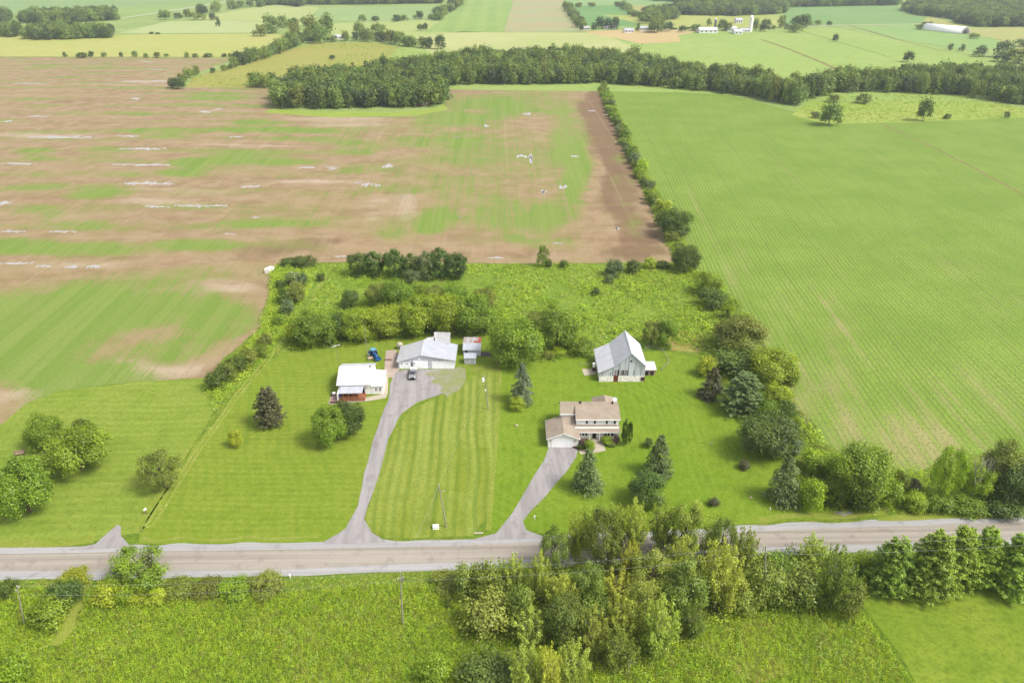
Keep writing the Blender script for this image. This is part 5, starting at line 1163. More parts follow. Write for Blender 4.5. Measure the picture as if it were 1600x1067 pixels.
# ------------------------------------------------------------------ trees and shrubs, each from its outline in the photograph
G_L = 'trees on the far left lawn'; G_R = 'row of trees behind the workshop'; G_C = 'dark copse at the edge of the ploughed field'
G_H = 'trees along the right property line'; G_T = 'young poplars of the roadside thicket'; G_P = 'soft pines at the lower right'
for a in [
    ('round', -6, 716, 74, 808, 'mid', 'large round green tree cut by the left edge of the picture, near the road', G_L),
    ('round', 108, 655, 150, 700, 'dark', 'darker tree at the back of the cluster on the far left lawn', G_L),
    ('round', 40, 645, 94, 704, 'mid', 'light green tree at the upper left of the cluster on the far left lawn', G_L),
    ('round', 73, 663, 165, 742, 'mid', 'broad spreading tree in front of the cluster on the far left lawn', G_L),
    ('open', 219, 700, 281, 766, 'olive', 'olive crowned tree beside the worn strip left of the mown left lawn', G_L),
    ('shrub', 356, 670, 378, 700, 'yellow', 'small golden green bush alone on the left lawn'),
    ('pine', 394, 604, 443, 664, 'brown', 'dark brownish green tree alone on the left lawn'),
    ('round', 485, 635, 542, 697, 'mid', 'light green tree left of its dark twin in front of the white house'),
    ('round', 519, 624, 568, 682, 'deep', 'dark green maple in front of the white house terrace'),
    # scrub strip left
    ('shrub', 436, 402, 466, 418, 'deep', 'dark shrub at the field corner, left half of the pair'), ('shrub', 456, 399, 493, 419, 'deep', 'dark shrub at the field corner, right half of the pair'),
    ('shrub', 444, 424, 474, 450, 'flower', 'pinkish flowering bush in the scrub strip'), ('shrub', 462, 426, 482, 450, 'grey', 'grey green bush right of the flowering bush'),
    ('shrub', 429, 436, 446, 454, 'dark', 'small dark bush left of the flowering bush'), ('shrub', 446, 440, 478, 476, 'olive', 'olive bush below the flowering bush'),
    ('shrub', 432, 450, 458, 478, 'dark', 'dark bush under the flowering bush on the field side'), ('shrub', 436, 466, 462, 496, 'grey', 'silvery willow bush in the scrub strip'),
    ('shrub', 424, 490, 448, 510, 'mid', 'green bush below the silvery willow'), ('shrub', 402, 520, 426, 542, 'olive', 'olive bush beside the yellow edge of the scrub strip'),
    ('shrub', 494, 426, 508, 440, 'dark', 'small dark bush on the right of the wheel tracks near the field'),
    ('shrub', 319, 577, 352, 610, 'dark', 'dark willow bush at the lower end of the scrub strip'), ('shrub', 336, 564, 370, 600, 'olive', 'second bush up from the lower end of the scrub strip'),
    ('shrub', 354, 553, 386, 586, 'dark', 'third bush up from the lower end of the scrub strip'), ('shrub', 372, 543, 404, 574, 'olive', 'fourth bush up from the lower end of the scrub strip'),
    ('shrub', 392, 536, 418, 560, 'mid', 'topmost bush of the lower scrub row'),
    # copse at field edge
    ('column', 545, 393, 574, 431, 'deep', 'leftmost dark tree of the copse at the ploughed field', G_C), ('column', 568, 392, 599, 432, 'deep', 'second dark tree from the left in the copse at the ploughed field', G_C),
    ('column', 600, 388, 630, 434, 'deep', 'third dark tree from the left in the copse, beside the gap', G_C), ('column', 628, 396, 656, 434, 'deep', 'middle dark tree of the copse at the ploughed field', G_C),
    ('column', 654, 391, 678, 438, 'grey', 'greyer tree right of the middle of the copse', G_C), ('column', 670, 387, 704, 436, 'deep', 'tallest dark tree of the copse at the ploughed field', G_C),
    ('column', 696, 394, 728, 437, 'deep', 'rightmost dark tree of the copse at the ploughed field', G_C), ('shrub', 632, 421, 658, 447, 'grey', 'round grey bush in front of the copse'),
    ('open', 838, 383, 859, 417, 'mid', 'slim forked tree alone at the edge of the ploughed field'), ('shrub', 851, 404, 863, 419, 'dark', 'small dark bush right of the slim forked tree'),
    ('shrub', 874, 406, 889, 419, 'dark', 'round dark bush at the field edge between two gaps'), ('round', 533, 452, 561, 482, 'deep', 'small dark tree in the rough meadow above the tree row'),
    ('shrub', 944, 404, 976, 434, 'grey', 'grey green bush at the field edge right of the middle'), ('shrub', 977, 405, 1003, 429, 'dark', 'dark bush at the field edge next to the grey green one'),
    ('shrub', 1004, 402, 1026, 421, 'bright', 'bright green bush at the field edge'), ('shrub', 1022, 407, 1048, 421, 'dark', 'low dark bush at the field edge near the corner'),
    ('shrub', 944, 428, 960, 444, 'grey', 'pale small bush below the grey green field edge bush'), ('shrub', 924, 449, 938, 462, 'dark', 'small dark bush in the open rough meadow'),
    # tree row behind the workshop
    ('round', 574, 440, 606, 480, 'olive', 'olive tree standing behind the left half of the tree row', G_R), ('round', 600, 437, 642, 487, 'mid', 'tallest tree of the back line behind the workshop row', G_R),
    ('round', 664, 445, 694, 475, 'olive', 'olive tree in the middle of the back line', G_R), ('round', 690, 443, 728, 478, 'mid', 'green tree right of the middle of the back line', G_R),
    ('round', 740, 449, 772, 490, 'olive', 'rightmost olive tree of the back line', G_R), ('shrub', 640, 440, 664, 462, 'mid', 'green bush in the back line between two trees', G_R),
    ('round', 462, 486, 522, 540, 'mid', 'leftmost big tree of the row behind the white house', G_R), ('round', 511, 487, 546, 529, 'dark', 'narrow darker tree second from the left in the row', G_R),
    ('round', 536, 481, 586, 531, 'bright', 'bright green tree third from the left in the row', G_R), ('round', 578, 474, 632, 525, 'bright', 'bright green tree left of the row centre', G_R),
    ('round', 628, 462, 684, 523, 'bright', 'bright green tree directly behind the workshop roof', G_R), ('round', 672, 458, 724, 521, 'bright', 'bright green tree behind the rear extension of the workshop', G_R),
    ('round', 712, 458, 770, 521, 'mid', 'rightmost green tree of the row behind the workshop', G_R), ('shrub', 446, 505, 468, 536, 'yellow', 'yellow green bush at the left end of the tree row', G_R),
    # between the two properties
    ('round', 766, 496, 848, 573, 'mid', 'big spreading tree right of the rusty roofed shed'), ('round', 838, 478, 904, 547, 'mid', 'large tree with a gap beside it behind the barn lawn'), ('round', 820, 484, 858, 522, 'olive', 'tree squeezed between the two large trees left of the barn'),
    ('shrub', 884, 524, 929, 556, 'mid', 'wide green bush left of the barn roof'), ('shrub', 860, 541, 886, 557, 'bright', 'bright low bush left of the wide green bush'), ('shrub', 848, 548, 866, 562, 'olive', 'low olive bush at the foot of the large tree'),
    ('spruce', 798, 566, 833, 629, 'blue', 'blue grey spruce beside the property strip'), ('shrub', 795, 618, 820, 643, 'bright', 'round yellow green bush just below the blue grey spruce'),
    ('shrub', 780, 562, 791, 577, 'bright', 'tiny sapling at the top of the property strip'),
    ('open', 1004, 499, 1034, 541, 'olive', 'thin olive tree behind the barn'), ('round', 1024, 497, 1061, 543, 'mid', 'round green tree right behind the barn'),
    # right property line
    ('round', 1033, 324, 1080, 371, 'dark', 'dark round tree casting a shadow on the ploughed field', G_H), ('round', 1052, 383, 1094, 426, 'dark', 'dark green tree at the corner of the rough meadow', G_H),
    ('round', 1088, 424, 1126, 462, 'mid', 'green tree next down the property line from the corner', G_H), ('shrub', 1092, 450, 1136, 484, 'deep', 'wide dark bush on the right property line', G_H),
    ('open', 1127, 466, 1148, 500, 'bright', 'thin bright sapling at the edge of the crop field', G_H), ('shrub', 1128, 488, 1142, 502, 'dark', 'small dark bush under the thin bright sapling', G_H),
    ('round', 1121, 491, 1197, 555, 'olive', 'broad grey olive tree at the edge of the crop field', G_H), ('shrub', 1108, 542, 1182, 590, 'deep', 'wide low mass of dark blue green bush', G_H),
    ('shrub', 1090, 555, 1120, 590, 'yellow', 'yellow bush left of the wide dark bush', G_H), ('round', 1170, 542, 1241, 604, 'bright', 'bright green tree bulging into the crop field', G_H),
    ('shrub', 1225, 572, 1250, 605, 'mid', 'bush at the right foot of the bright green tree', G_H),
    ('spruce', 1096, 573, 1132, 620, 'brown', 'brownish grey spruce on the barn lawn edge', G_H), ('pine', 1129, 579, 1197, 643, 'grey', 'soft light green pine on the barn lawn edge', G_H),
    ('round', 1194, 598, 1237, 642, 'bright', 'yellow green tree right of the soft pine', G_H), ('shrub', 1180, 622, 1220, 662, 'mid', 'green bush between the pine and the big maple', G_H), ('shrub', 1212, 625, 1244, 664, 'dark', 'dark bush at the crop field edge right of the pine', G_H),
    ('round', 1159, 641, 1244, 717, 'deep', 'big dark green maple at the right side of the lawn', G_H), ('shrub', 1222, 680, 1254, 712, 'grey', 'grey bush at the right foot of the big dark maple', G_H),
    ('shrub', 1236, 650, 1256, 676, 'bright', 'bright weedy bush at the crop field edge above the grey bush', G_H),
    # lawn right
    ('shrub', 1005, 683, 1021, 700, 'deep', 'small dark bush on the lawn right of the cedars'), ('spruce', 1011, 679, 1052, 741, 'spruce', 'grey green spruce on the right front lawn'),
    ('spruce', 896, 700, 942, 766, 'spruce', 'spruce beside the right drive in front of the beige house'), ('round', 984, 733, 1042, 792, 'deep', 'round dark green maple at the back of the roadside thicket'),
    ('shrub', 1154, 718, 1173, 735, 'brown', 'small dark brown bush on the right lawn'), ('shrub', 1107, 776, 1125, 792, 'brown', 'small dark bush near the road on the right lawn'),
    ('spruce', 1204, 711, 1256, 783, 'spruce', 'large spruce at the right end of the lawn'),
    ('column', 971, 654, 983, 696, 'dark', 'left and taller of the two columnar cedars by the beige house'), ('column', 981, 657, 989, 693, 'dark', 'right and shorter of the two columnar cedars by the beige house'),
    ('shrub', 903, 684, 921, 700, 'purple', 'purple leaved bush between garage and porch'), ('shrub', 902, 692, 915, 703, 'dark', 'low green bush at the right corner of the garage'), ('shrub', 913, 686, 930, 706, 'bright', 'yellow green bush left of the front walk'),
    ('shrub', 939, 680, 958, 696, 'bright', 'yellow green bush in front of the porch right of the walk'), ('shrub', 957, 679, 969, 694, 'purple', 'dark purple bush at the right end of the porch'), ('shrub', 948, 688, 964, 698, 'olive', 'low olive plant before the porch bushes'),
    # right thicket by the road
    ('round', 1300, 688, 1392, 792, 'mid', 'large spreading tree in the roadside scrub right of the spruce'), ('shrub', 1252, 700, 1300, 742, 'bright', 'pale green sumac clump behind the large spruce'), ('shrub', 1280, 706, 1330, 748, 'mid', 'sumac clump left of the large spreading tree'),
    ('shrub', 1248, 745, 1290, 800, 'bright', 'rounded yellow green bush at the foot of the large spruce'), ('shrub', 1285, 745, 1328, 792, 'mid', 'green bush below the large spreading tree'), ('shrub', 1326, 756, 1372, 800, 'dark', 'darker bush below the large spreading tree'),
    ('shrub', 1370, 745, 1412, 790, 'bright', 'bright bush right of the large spreading tree'), ('open', 1394, 734, 1420, 772, 'olive', 'slim olive sapling by the crop field corner'), ('shrub', 1416, 748, 1440, 776, 'brown', 'brownish bush by the crop field corner'),
    ('shrub', 1412, 766, 1450, 802, 'bright', 'low bright bush at the road edge'), ('shrub', 1446, 768, 1490, 804, 'mid', 'low green bush at the road edge, further right'), ('shrub', 1486, 772, 1540, 806, 'mid', 'low bush under the bright tree at the right road edge'), ('shrub', 1536, 774, 1600, 808, 'dark', 'low dark bushes at the right edge above the road'),
    ('open', 1461, 694, 1510, 780, 'bright', 'bright yellow green tree left of the bare branches'), ('open', 1504, 722, 1552, 782, 'bright', 'bright green tree right of the bare branches'),
    ('round', 1540, 690, 1602, 770, 'olive', 'big olive tree at the right edge of the picture'), ('round', 1552, 720, 1628, 794, 'dark', 'dark tree at the right edge above the road'),
    # pines lower right
    ('pine', 1362, 838, 1434, 924, 'pine', 'leftmost soft pine of the row by the lower right lawn', G_P), ('pine', 1466, 822, 1534, 915, 'pine', 'tallest pine at the back of the row', G_P), ('pine', 1420, 828, 1500, 928, 'pine', 'second pine from the left in the row', G_P),
    ('pine', 1508, 824, 1568, 912, 'pine', 'pine in the middle right of the row', G_P), ('pine', 1552, 832, 1632, 924, 'pine', 'rightmost pine, cut by the edge of the picture', G_P), ('shrub', 1336, 860, 1376, 898, 'bright', 'bright bush left of the pines below the road'),
    # lower left bushes
    ('open', 165, 849, 262, 930, 'mid', 'spreading light green tree overlapping the road at the left'), ('shrub', 205, 903, 246, 928, 'dark', 'dark bush at the foot of the spreading roadside tree'),
    ('shrub', 146, 900, 200, 948, 'yellow', 'large golden bush left of the roadside tree'), ('shrub', 190, 912, 232, 946, 'yellow', 'golden bush right below the roadside tree'), ('shrub', 227, 917, 261, 946, 'yellow', 'small round golden bush'),
    ('shrub', 255, 904, 304, 932, 'olive', 'leftmost bush of the low hedge below the road'), ('shrub', 296, 904, 348, 932, 'olive', 'second bush of the low hedge below the road'), ('shrub', 340, 904, 394, 933, 'mid', 'third bush of the low hedge below the road'), ('shrub', 384, 892, 443, 933, 'olive', 'tallest bush at the right end of the low hedge'),
    ('shrub', 74, 903, 128, 951, 'deep', 'dark green bush left of the mown path'), ('shrub', 88, 890, 138, 917, 'yellow', 'bright yellow bush above the dark one by the mown path'), ('shrub', 44, 927, 110, 984, 'mid', 'big green bush right of the lower left pole'),
    ('shrub', -8, 904, 27, 936, 'dark', 'dark bush at the left edge below the road'), ('shrub', -10, 1020, 50, 1085, 'bright', 'bright bush in the lower left corner'),
    ('shrub', 694, 929, 706, 951, 'olive', 'thin grey green sapling in the weeds right of the bracketed pole'),
]:
    tree(*a[:7], **({'group': a[7], 'fat': 1.2 if a[7] in (G_R, G_C) else 1.05} if len(a) > 7 else {}))
# roadside thicket of poplars and birches
TH = [
    ('shrub', 676, 892, 722, 924, 'olive', 'olive bush at the left tip of the roadside thicket'), ('shrub', 710, 880, 752, 936, 'poplar', 'second bush from the left tip of the thicket'), ('shrub', 738, 878, 780, 940, 'poplar_dark', 'dark rounded bush on the left of the thicket'),
    ('loose', 764, 874, 800, 928, 'poplar_dark', 'short dark poplar near the left of the thicket'), ('loose', 782, 866, 826, 930, 'poplar', 'poplar whose top touches the road edge, left of the birch'), ('loose', 822, 862, 862, 940, 'poplar', 'poplar just left of the birch with the white stem'),
    ('open', 845, 824, 886, 892, 'poplar_dark', 'tall thin crowned poplar over the road'), ('loose', 900, 785, 938, 862, 'poplar', 'pale poplar top over the verge'), ('loose', 880, 800, 922, 880, 'poplar_yellow', 'yellowish birch with a white stem over the road'),
    ('open', 914, 790, 970, 888, 'poplar_dark', 'wide dark poplar right of the yellowish birch'), ('loose', 940, 786, 985, 868, 'poplar', 'poplar at the back left of the dark maple'), ('loose', 970, 778, 1018, 872, 'poplar', 'tall poplar in front of the dark maple'),
    ('loose', 1010, 778, 1062, 868, 'poplar', 'tall light poplar right of the dark maple'), ('open', 1048, 780, 1098, 874, 'poplar', 'broad light poplar at the top of the thicket'), ('loose', 1094, 806, 1132, 872, 'poplar', 'small poplar at the right back of the thicket'),
    ('open', 1110, 808, 1150, 890, 'poplar_dark', 'dark poplar right of the gap showing the road'), ('loose', 1146, 822, 1184, 896, 'poplar_dark', 'rightmost tall poplar over the road'), ('loose', 966, 842, 1002, 908, 'poplar_yellow', 'yellow birch in the middle of the thicket'),
    ('loose', 936, 886, 994, 950, 'poplar_yellow', 'yellow green poplar below the yellow birch'), ('loose', 1038, 838, 1092, 912, 'poplar_yellow', 'yellow topped poplar in the centre of the thicket'), ('open', 990, 858, 1050, 940, 'poplar', 'large poplar left of the yellow topped one'),
    ('loose', 1090, 842, 1160, 958, 'poplar', 'largest leafy poplar on the right of the thicket'), ('open', 1032, 880, 1106, 970, 'poplar_dark', 'broad darker poplar in the thicket middle'), ('open', 1118, 888, 1164, 954, 'poplar_yellow', 'yellowish thin crowned tree with a leaning pale stem'),
    ('loose', 848, 896, 906, 966, 'poplar_yellow', 'light poplar with an upright pointed top'), ('round', 896, 880, 944, 950, 'poplar_dark', 'dark poplar behind the light pointed one'), ('open', 976, 904, 1038, 994, 'poplar', 'big poplar at the front middle of the thicket'),
    ('loose', 1000, 930, 1062, 1032, 'poplar', 'large poplar nearest the camera in the middle'), ('loose', 1058, 938, 1106, 1000, 'poplar_dark', 'dark poplar at the front right of the middle'), ('loose', 946, 926, 1002, 1006, 'poplar', 'poplar left of the big front middle one'),
    ('shrub', 730, 924, 806, 994, 'poplar', 'wide rounded willow clump left of the front poplars'), ('shrub', 792, 912, 834, 982, 'poplar_dark', 'dark willow clump in a hollow of the thicket'), ('loose', 800, 948, 862, 1014, 'poplar', 'front poplar right of the wide willow clump'),
    ('round', 856, 930, 916, 1010, 'poplar_dark', 'dark front poplar left of centre'), ('loose', 900, 946, 952, 1024, 'poplar', 'front poplar left of the largest'), ('loose', 938, 980, 996, 1050, 'poplar_dark', 'dark poplar at the front edge above the pale dead shrub'),
    ('shrub', 1138, 910, 1182, 962, 'poplar', 'rounded bush at the right foot of the thin crowned tree'), ('shrub', 1168, 880, 1224, 956, 'poplar', 'round bush in front of the right utility pole'), ('shrub', 1220, 878, 1282, 950, 'poplar', 'wide bush right of the utility pole'),
    ('loose', 1248, 834, 1294, 890, 'poplar', 'single poplar standing up against the road on the right'), ('loose', 1276, 852, 1342, 962, 'poplar_dark', 'tall grey green poplar at the right end of the thicket'), ('shrub', 1200, 866, 1250, 900, 'mid', 'low bush along the road right of the pole'),
    ('shrub', 1306, 905, 1348, 966, 'poplar_dark', 'dark bush at the foot of the last grey green poplar'), ('loose', 790, 1000, 850, 1085, 'poplar', 'poplar top at the bottom edge left of centre'), ('loose', 835, 1010, 880, 1090, 'poplar_yellow', 'yellow poplar top at the bottom edge'),
    ('shrub', 720, 1018, 800, 1085, 'deep', 'blue green bush at the bottom edge'), ('loose', 868, 1000, 924, 1075, 'poplar', 'poplar at the bottom edge right of the yellow one'), ('shrub', 658, 1024, 704, 1070, 'bright', 'bright bush at the bottom edge left of the blue green one'),
    ('shrub', 1300, 872, 1346, 902, 'mid', 'low green bush between the last poplar and the road'), ('shrub', 760, 896, 800, 936, 'poplar_dark', 'dark bush filling the gap behind the wide willow clump'), ('shrub', 905, 930, 950, 985, 'poplar_dark', 'shaded bush in the middle hollow of the thicket'),
    ('shrub', 1000, 900, 1050, 950, 'poplar_dark', 'shaded bush behind the big front poplar'),
]
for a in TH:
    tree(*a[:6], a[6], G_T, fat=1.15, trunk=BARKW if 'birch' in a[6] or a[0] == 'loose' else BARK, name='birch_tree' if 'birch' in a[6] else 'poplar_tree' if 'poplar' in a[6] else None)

# dead and bare wood
def bare_tree(px, py, h, spread, label, seed, mat):
    rg = random.Random(seed); b_ = P(px, py); m = MB()
    def grow(p, d, ln, r, lv):
        q = p + d*ln; m.tube(p, q, r, r*.6, 6)
        if lv == 0: return
        for k in range(3 if lv > 1 else 2):
            nd_ = (d + Vector((rg.uniform(-1, 1)*spread, rg.uniform(-1, 1)*spread, rg.uniform(-.1, .5)))).normalized()
            grow(q, nd_, ln*rg.uniform(.6, .8), r*.58, lv-1)
    grow(Vector((0, 0, 0)), Vector((.1, 0, 1)).normalized(), h*.34, h*.022, 4)
    o = m.build('bare_tree', mat, None, b_); tag(o, label, 'tree')
bare_tree(1512, 786, 12, .75, 'bare pale dead tree between the two bright trees at the right', 3, BARKW)
bare_tree(980, 1052, 4.5, .5, 'pale dead shrub at the bottom edge below the poplars', 8, BARKW)
bare_tree(1538, 776, 9, .7, 'second bare grey tree at the right, nearer the dark trees', 12, BARKW)

# hedgerow between the ploughed field and the crop field: every bush an object
rg = random.Random(5)
HL = [(939, 136), (950, 165), (964, 195), (980, 232), (1000, 275), (1018, 305), (1036, 345), (1058, 382), (1068, 402)]
hp = []
for i in range(len(HL)-1):
    a_, b_ = Vector(g(*HL[i])), Vector(g(*HL[i+1])); n = max(1, int((b_-a_).length/5.0))
    for k in range(n):
        p = a_.lerp(b_, (k+rg.random()*.6)/n); r = rg.uniform(1.6, 3.4)*(1.25 if rg.random() < .2 else 1); hp.append((p.x+rg.uniform(-2.2, 2.6), p.y, r, r*rg.uniform(1.1, 1.9)))
copies('hedgerow_bush', FAR, hp, ['mid', 'olive', 'grey', 'bright', 'mid', 'olive', 'dark'], 'leafy bush in the straight hedgerow beside the ploughed field', 'bush', 'bushes of the long straight hedgerow')

def row(line, gap, r0, r1, hk, tones, label, cat, group, name='hedgerow_tree', jit=.3, protos=None):
    out = []
    pts = [Vector(g(*q)) for q in line]
    for i in range(len(pts)-1):
        n = max(1, round((pts[i+1]-pts[i]).length/gap))
        for k in range(n):
            p = pts[i].lerp(pts[i+1], (k+.5+rg.uniform(-.4, .4))/n); r = rg.uniform(r0, r1)
            out.append((p.x+rg.uniform(-jit, jit)*gap, p.y+rg.uniform(-jit, jit)*gap, r, r*hk*rg.uniform(.8, 1.25)))
    copies(name, protos or FAR, out, tones, label, cat, group)
def at_px(lst, tones, label, cat, group=None, name='far_tree'):
    """(x0, y0, x1, y1) outlines of far trees"""
    out = []
    for x0, y0, x1, y1 in lst:
        X_, Y_, a_, b2, hc = crown_fit(x0, y0, x1, y1, .1); out.append((X_, Y_, a_*1.05, hc+b2))
    copies(name, FAR, out, tones, label, cat, group)
WD = ['wood', 'wood_dark', 'wood', 'wood_light', 'olive']
row([(276, 135), (300, 117), (340, 113), (372, 105)], 12, 2.5, 5, 2.0, WD, 'dark bush of the left hedge beyond the ploughed field', 'tree', 'hedge at the left edge of the scrub meadow', 'hedgerow_tree')
row([(372, 104), (400, 96), (432, 86), (462, 72), (480, 64)], 9, 4, 6.5, 2.3, WD, 'dark tree in the diagonal hedgerow of the scrub meadow', 'tree', 'diagonal hedgerow left of the scrub meadow')
row([(478, 64), (520, 66), (560, 64), (585, 60)], 11, 3.5, 6, 2.0, WD, 'bush around the white shed beyond the scrub meadow', 'tree', 'hedge behind the scrub meadow')
row([(585, 62), (620, 70), (660, 76), (700, 78)], 11, 4.5, 7, 2.0, WD, 'bush in the hedge leading to the long wood', 'tree', 'hedge between scrub meadow and hay field')
at_px([(262, 123, 275, 137), (270, 121, 287, 138)], ['wood_dark'], 'dark tree at the left tip of the scrub meadow', 'tree', 'pair of trees at the tip of the scrub meadow')
at_px([(476, 27, 500, 60), (500, 24, 522, 58), (452, 34, 468, 60), (487, 38, 510, 66)], ['wood', 'olive'], 'tall poplar left of the white shed beyond the meadow', 'tree', 'tall trees left of the far white shed')
at_px([(554, 34, 568, 58), (581, 36, 601, 56), (566, 46, 582, 64)], ['wood'], 'tall tree right of the white shed beyond the meadow', 'tree', 'tall trees right of the far white shed')
at_px([(396, 40, 416, 56), (410, 24, 436, 50), (434, 24, 450, 42), (450, 28, 466, 40), (470, 26, 480, 40)], WD, 'tree in the loose group at the upper left', 'tree', 'loose group of far trees at the upper left')
at_px([(98, 82, 104, 89), (120, 82, 136, 90), (138, 80, 146, 89), (158, 82, 166, 89), (186, 82, 192, 89), (206, 80, 215, 89), (224, 84, 232, 90), (240, 82, 250, 90), (256, 84, 263, 89), (288, 82, 295, 90), (300, 84, 309, 90), (318, 84, 331, 89),
       (346, 84, 354, 89), (356, 84, 363, 89), (364, 82, 372, 90), (374, 84, 383, 89), (383, 83, 391, 90)], ['wood_dark', 'wood'], 'small bush on the boundary beyond the ploughed field', 'bush', 'dotted bushes behind the ploughed field', 'boundary_bush')
at_px([(337, 30, 344, 41), (514, 86, 523, 93), (480, 58, 492, 66), (660, 36, 668, 48), (652, 38, 660, 48)], ['wood_dark'], 'lone small tree standing in a far field on the left', 'tree', 'lone trees in the far left fields', 'lone_tree')
row([(250, 32), (290, 28), (330, 20), (380, 12), (430, 8)], 24, 6, 10, 1.6, WD, 'tree in the upper left hedgerow above the pale field', 'tree', 'hedgerow above the pale field')
row([(300, 32), (338, 32)], 14, 5, 8, 1.4, WD, 'tree at the end of the short hedge by the pale field', 'tree', 'short hedge by the pale field')
row([(230, 54), (258, 54)], 12, 3, 4, .9, ['wood_dark'], 'low dark bush between the two pale left fields', 'bush', 'low bush strip between the pale fields', 'boundary_bush')
row([(560, 34), (620, 34), (640, 31), (690, 30)], 17, 5, 8, 1.3, WD, 'tree of the broken row between two far fields', 'tree', 'broken row of trees between far fields')
row([(684, 34), (700, 20), (716, 8), (728, -2)], 20, 6, 9, 1.8, WD, 'tree along the left edge of the striped far field', 'tree', 'hedge of the striped far field')
row([(884, 12), (893, 22), (902, 36), (908, 46)], 16, 5, 7, 1.7, WD, 'tree along the edge of the dark far field', 'tree', 'hedge of the dark far field')
row([(886, 12), (920, 11), (966, 10)], 26, 5, 8, 1.2, WD, 'tree along the top of the dark far field', 'tree', 'top hedge of the dark far field')
row([(968, 8), (984, 20), (1000, 30)], 22, 5, 8, 1.3, WD, 'tree right of the dark far field', 'tree', 'right hedge of the dark far field')
at_px([(928, 28, 945, 44), (944, 28, 956, 44), (954, 28, 968, 45), (905, 38, 912, 48), (924, 38, 932, 48)], ['wood_dark'], 'dark tree behind the two left far houses', 'tree', 'dark trees behind the far left houses')
at_px([(994, 37, 1000, 49), (1012, 30, 1034, 50), (1018, 26, 1040, 48), (1036, 34, 1052, 48), (1000, 22, 1020, 36)], ['wood_dark', 'wood'], 'tall tree right of the far white houses', 'tree', 'tall trees by the far white houses')
row([(1042, 47), (1090, 46)], 9, 2.5, 3.5, 1.0, ['wood_dark'], 'small clipped bush in the line left of the far long barn', 'bush', 'line of small bushes by the far farm', 'boundary_bush')
at_px([(1060, 40, 1072, 50), (1080, 38, 1096, 48), (1104, 30, 1112, 40), (1122, 30, 1136, 46), (1132, 36, 1144, 48), (1175, 30, 1186, 46), (1190, 30, 1204, 48), (1186, 38, 1194, 48), (1216, 24, 1228, 42), (1236, 26, 1262, 42), (1250, 22, 1268, 42), (1232, 37, 1253, 50), (1204, 40, 1212, 46), (1226, 36, 1233, 46)],
      ['wood', 'wood_dark', 'olive'], 'tree around the far farm with the silo', 'tree', 'trees around the far silo farm')
row([(1262, 40), (1296, 40)], 10, 4, 5, 1.4, WD, 'tree in the short row right of the far silo farm', 'tree', 'short row right of the far silo farm')
at_px([(1301, 53, 1310, 65)], ['wood_dark'], 'smaller lone tree in the wide green field beyond the wood', 'tree', None, 'lone_tree')
at_px([(1412, 80, 1428, 96)], ['wood_dark'], 'larger lone tree in the wide green field beyond the wood', 'tree', None, 'lone_tree')
at_px([(1432, 38, 1448, 46), (1442, 34, 1460, 44), (1515, 52, 1530, 60), (1558, 64, 1584, 88), (1524, 72, 1542, 88), (1482, 68, 1490, 78), (1500, 70, 1508, 80), (1578, 76, 1612, 98), (1555, 82, 1580, 96), (1588, 62, 1612, 72)],
      ['olive', 'wood', 'grey'], 'bush in the rough ground around the far hoop barn', 'bush', 'bushes around the far hoop barn', 'far_bush')
at_px([(1282, 159, 1314, 194)], ['wood'], 'leaning tree at the left corner of the bright meadow on the right', 'tree', None, 'lone_tree')
at_px([(1435, 152, 1457, 187)], ['wood'], 'upright tree alone in the bright meadow on the right', 'tree', None, 'lone_tree')
at_px([(1234, 112, 1250, 140), (1258, 116, 1276, 146), (1294, 148, 1312, 160), (1340, 146, 1362, 161), (1268, 174, 1282, 184), (1309, 184, 1316, 192), (1570, 174, 1578, 184), (1475, 178, 1485, 186)], ['wood_dark', 'wood', 'olive'],
      'dark bush at the edge of the bright meadow on the right', 'bush', 'bushes around the bright right meadow', 'far_bush')

# woods: the front trees one by one, the mass behind them as stuff
WOOD_A = [(430, 170), (428, 150), (470, 130), (560, 121), (640, 112), (700, 101), (830, 97), (930, 98), (1050, 112), (1130, 126), (1212, 138), (1245, 152), (1240, 168), (1180, 153), (1130, 147), (1058, 139), (940, 131), (700, 134), (693, 164), (640, 169), (540, 171)]
WOOD_B = [(1240, 168), (1245, 150), (1300, 134), (1400, 128), (1500, 125), (1620, 119), (1900, 112), (1900, 168), (1600, 166), (1490, 150), (1400, 145), (1300, 147)]
WOOD_C = [(392, 138), (400, 134), (428, 133), (428, 138)]
def wood(poly, gap, seed, n_ind, h0, h1, name, label, group, front=None):
    pts = fill_poly(poly, gap, seed, .38); rng = np.random.default_rng(seed)
    h = rng.uniform(h0, h1, len(pts))*(.6+.6*fbm(pts[:, 0]*.035, pts[:, 1]*.035, seed, 3))*1.12; r = rng.uniform(3.4, 7.2, len(pts))*(h/h1)**.6
    # distance to the edge of the wood that faces the houses
    px, py = proj(pts[:, 0], pts[:, 1]); ed = np.zeros(len(pts))
    for i in range(len(pts)): ed[i] = np.sum((np.abs(px-px[i]) < 7) & (py > py[i]))
    order = np.argsort(ed + rng.random(len(pts))*.5); ind, rest = order[:n_ind], order[n_ind:]
    T_ = ['wood', 'wood_dark', 'wood', 'wood_light', 'wood', 'wood_dark', 'olive']
    copies('woodland_tree', FAR + FARC[:1], [(pts[i, 0], pts[i, 1], r[i], h[i]) for i in ind], T_, label, 'tree', group)
    if len(rest):
        sc_ = np.stack([r[rest], r[rest], h[rest]*.52], 1); z = h[rest]*.5
        protos = [(FAR[k % 5], TONES[t]) for k, t in enumerate(['wood', 'wood_dark', 'wood', 'wood_light', 'wood', 'olive', 'wood_dark'])] + [(FARC[0], TONES['wood_dark'])]
        scatter(name, np.column_stack([pts[rest], z]), sc_, protos, group, seed)
    print(name, len(pts))
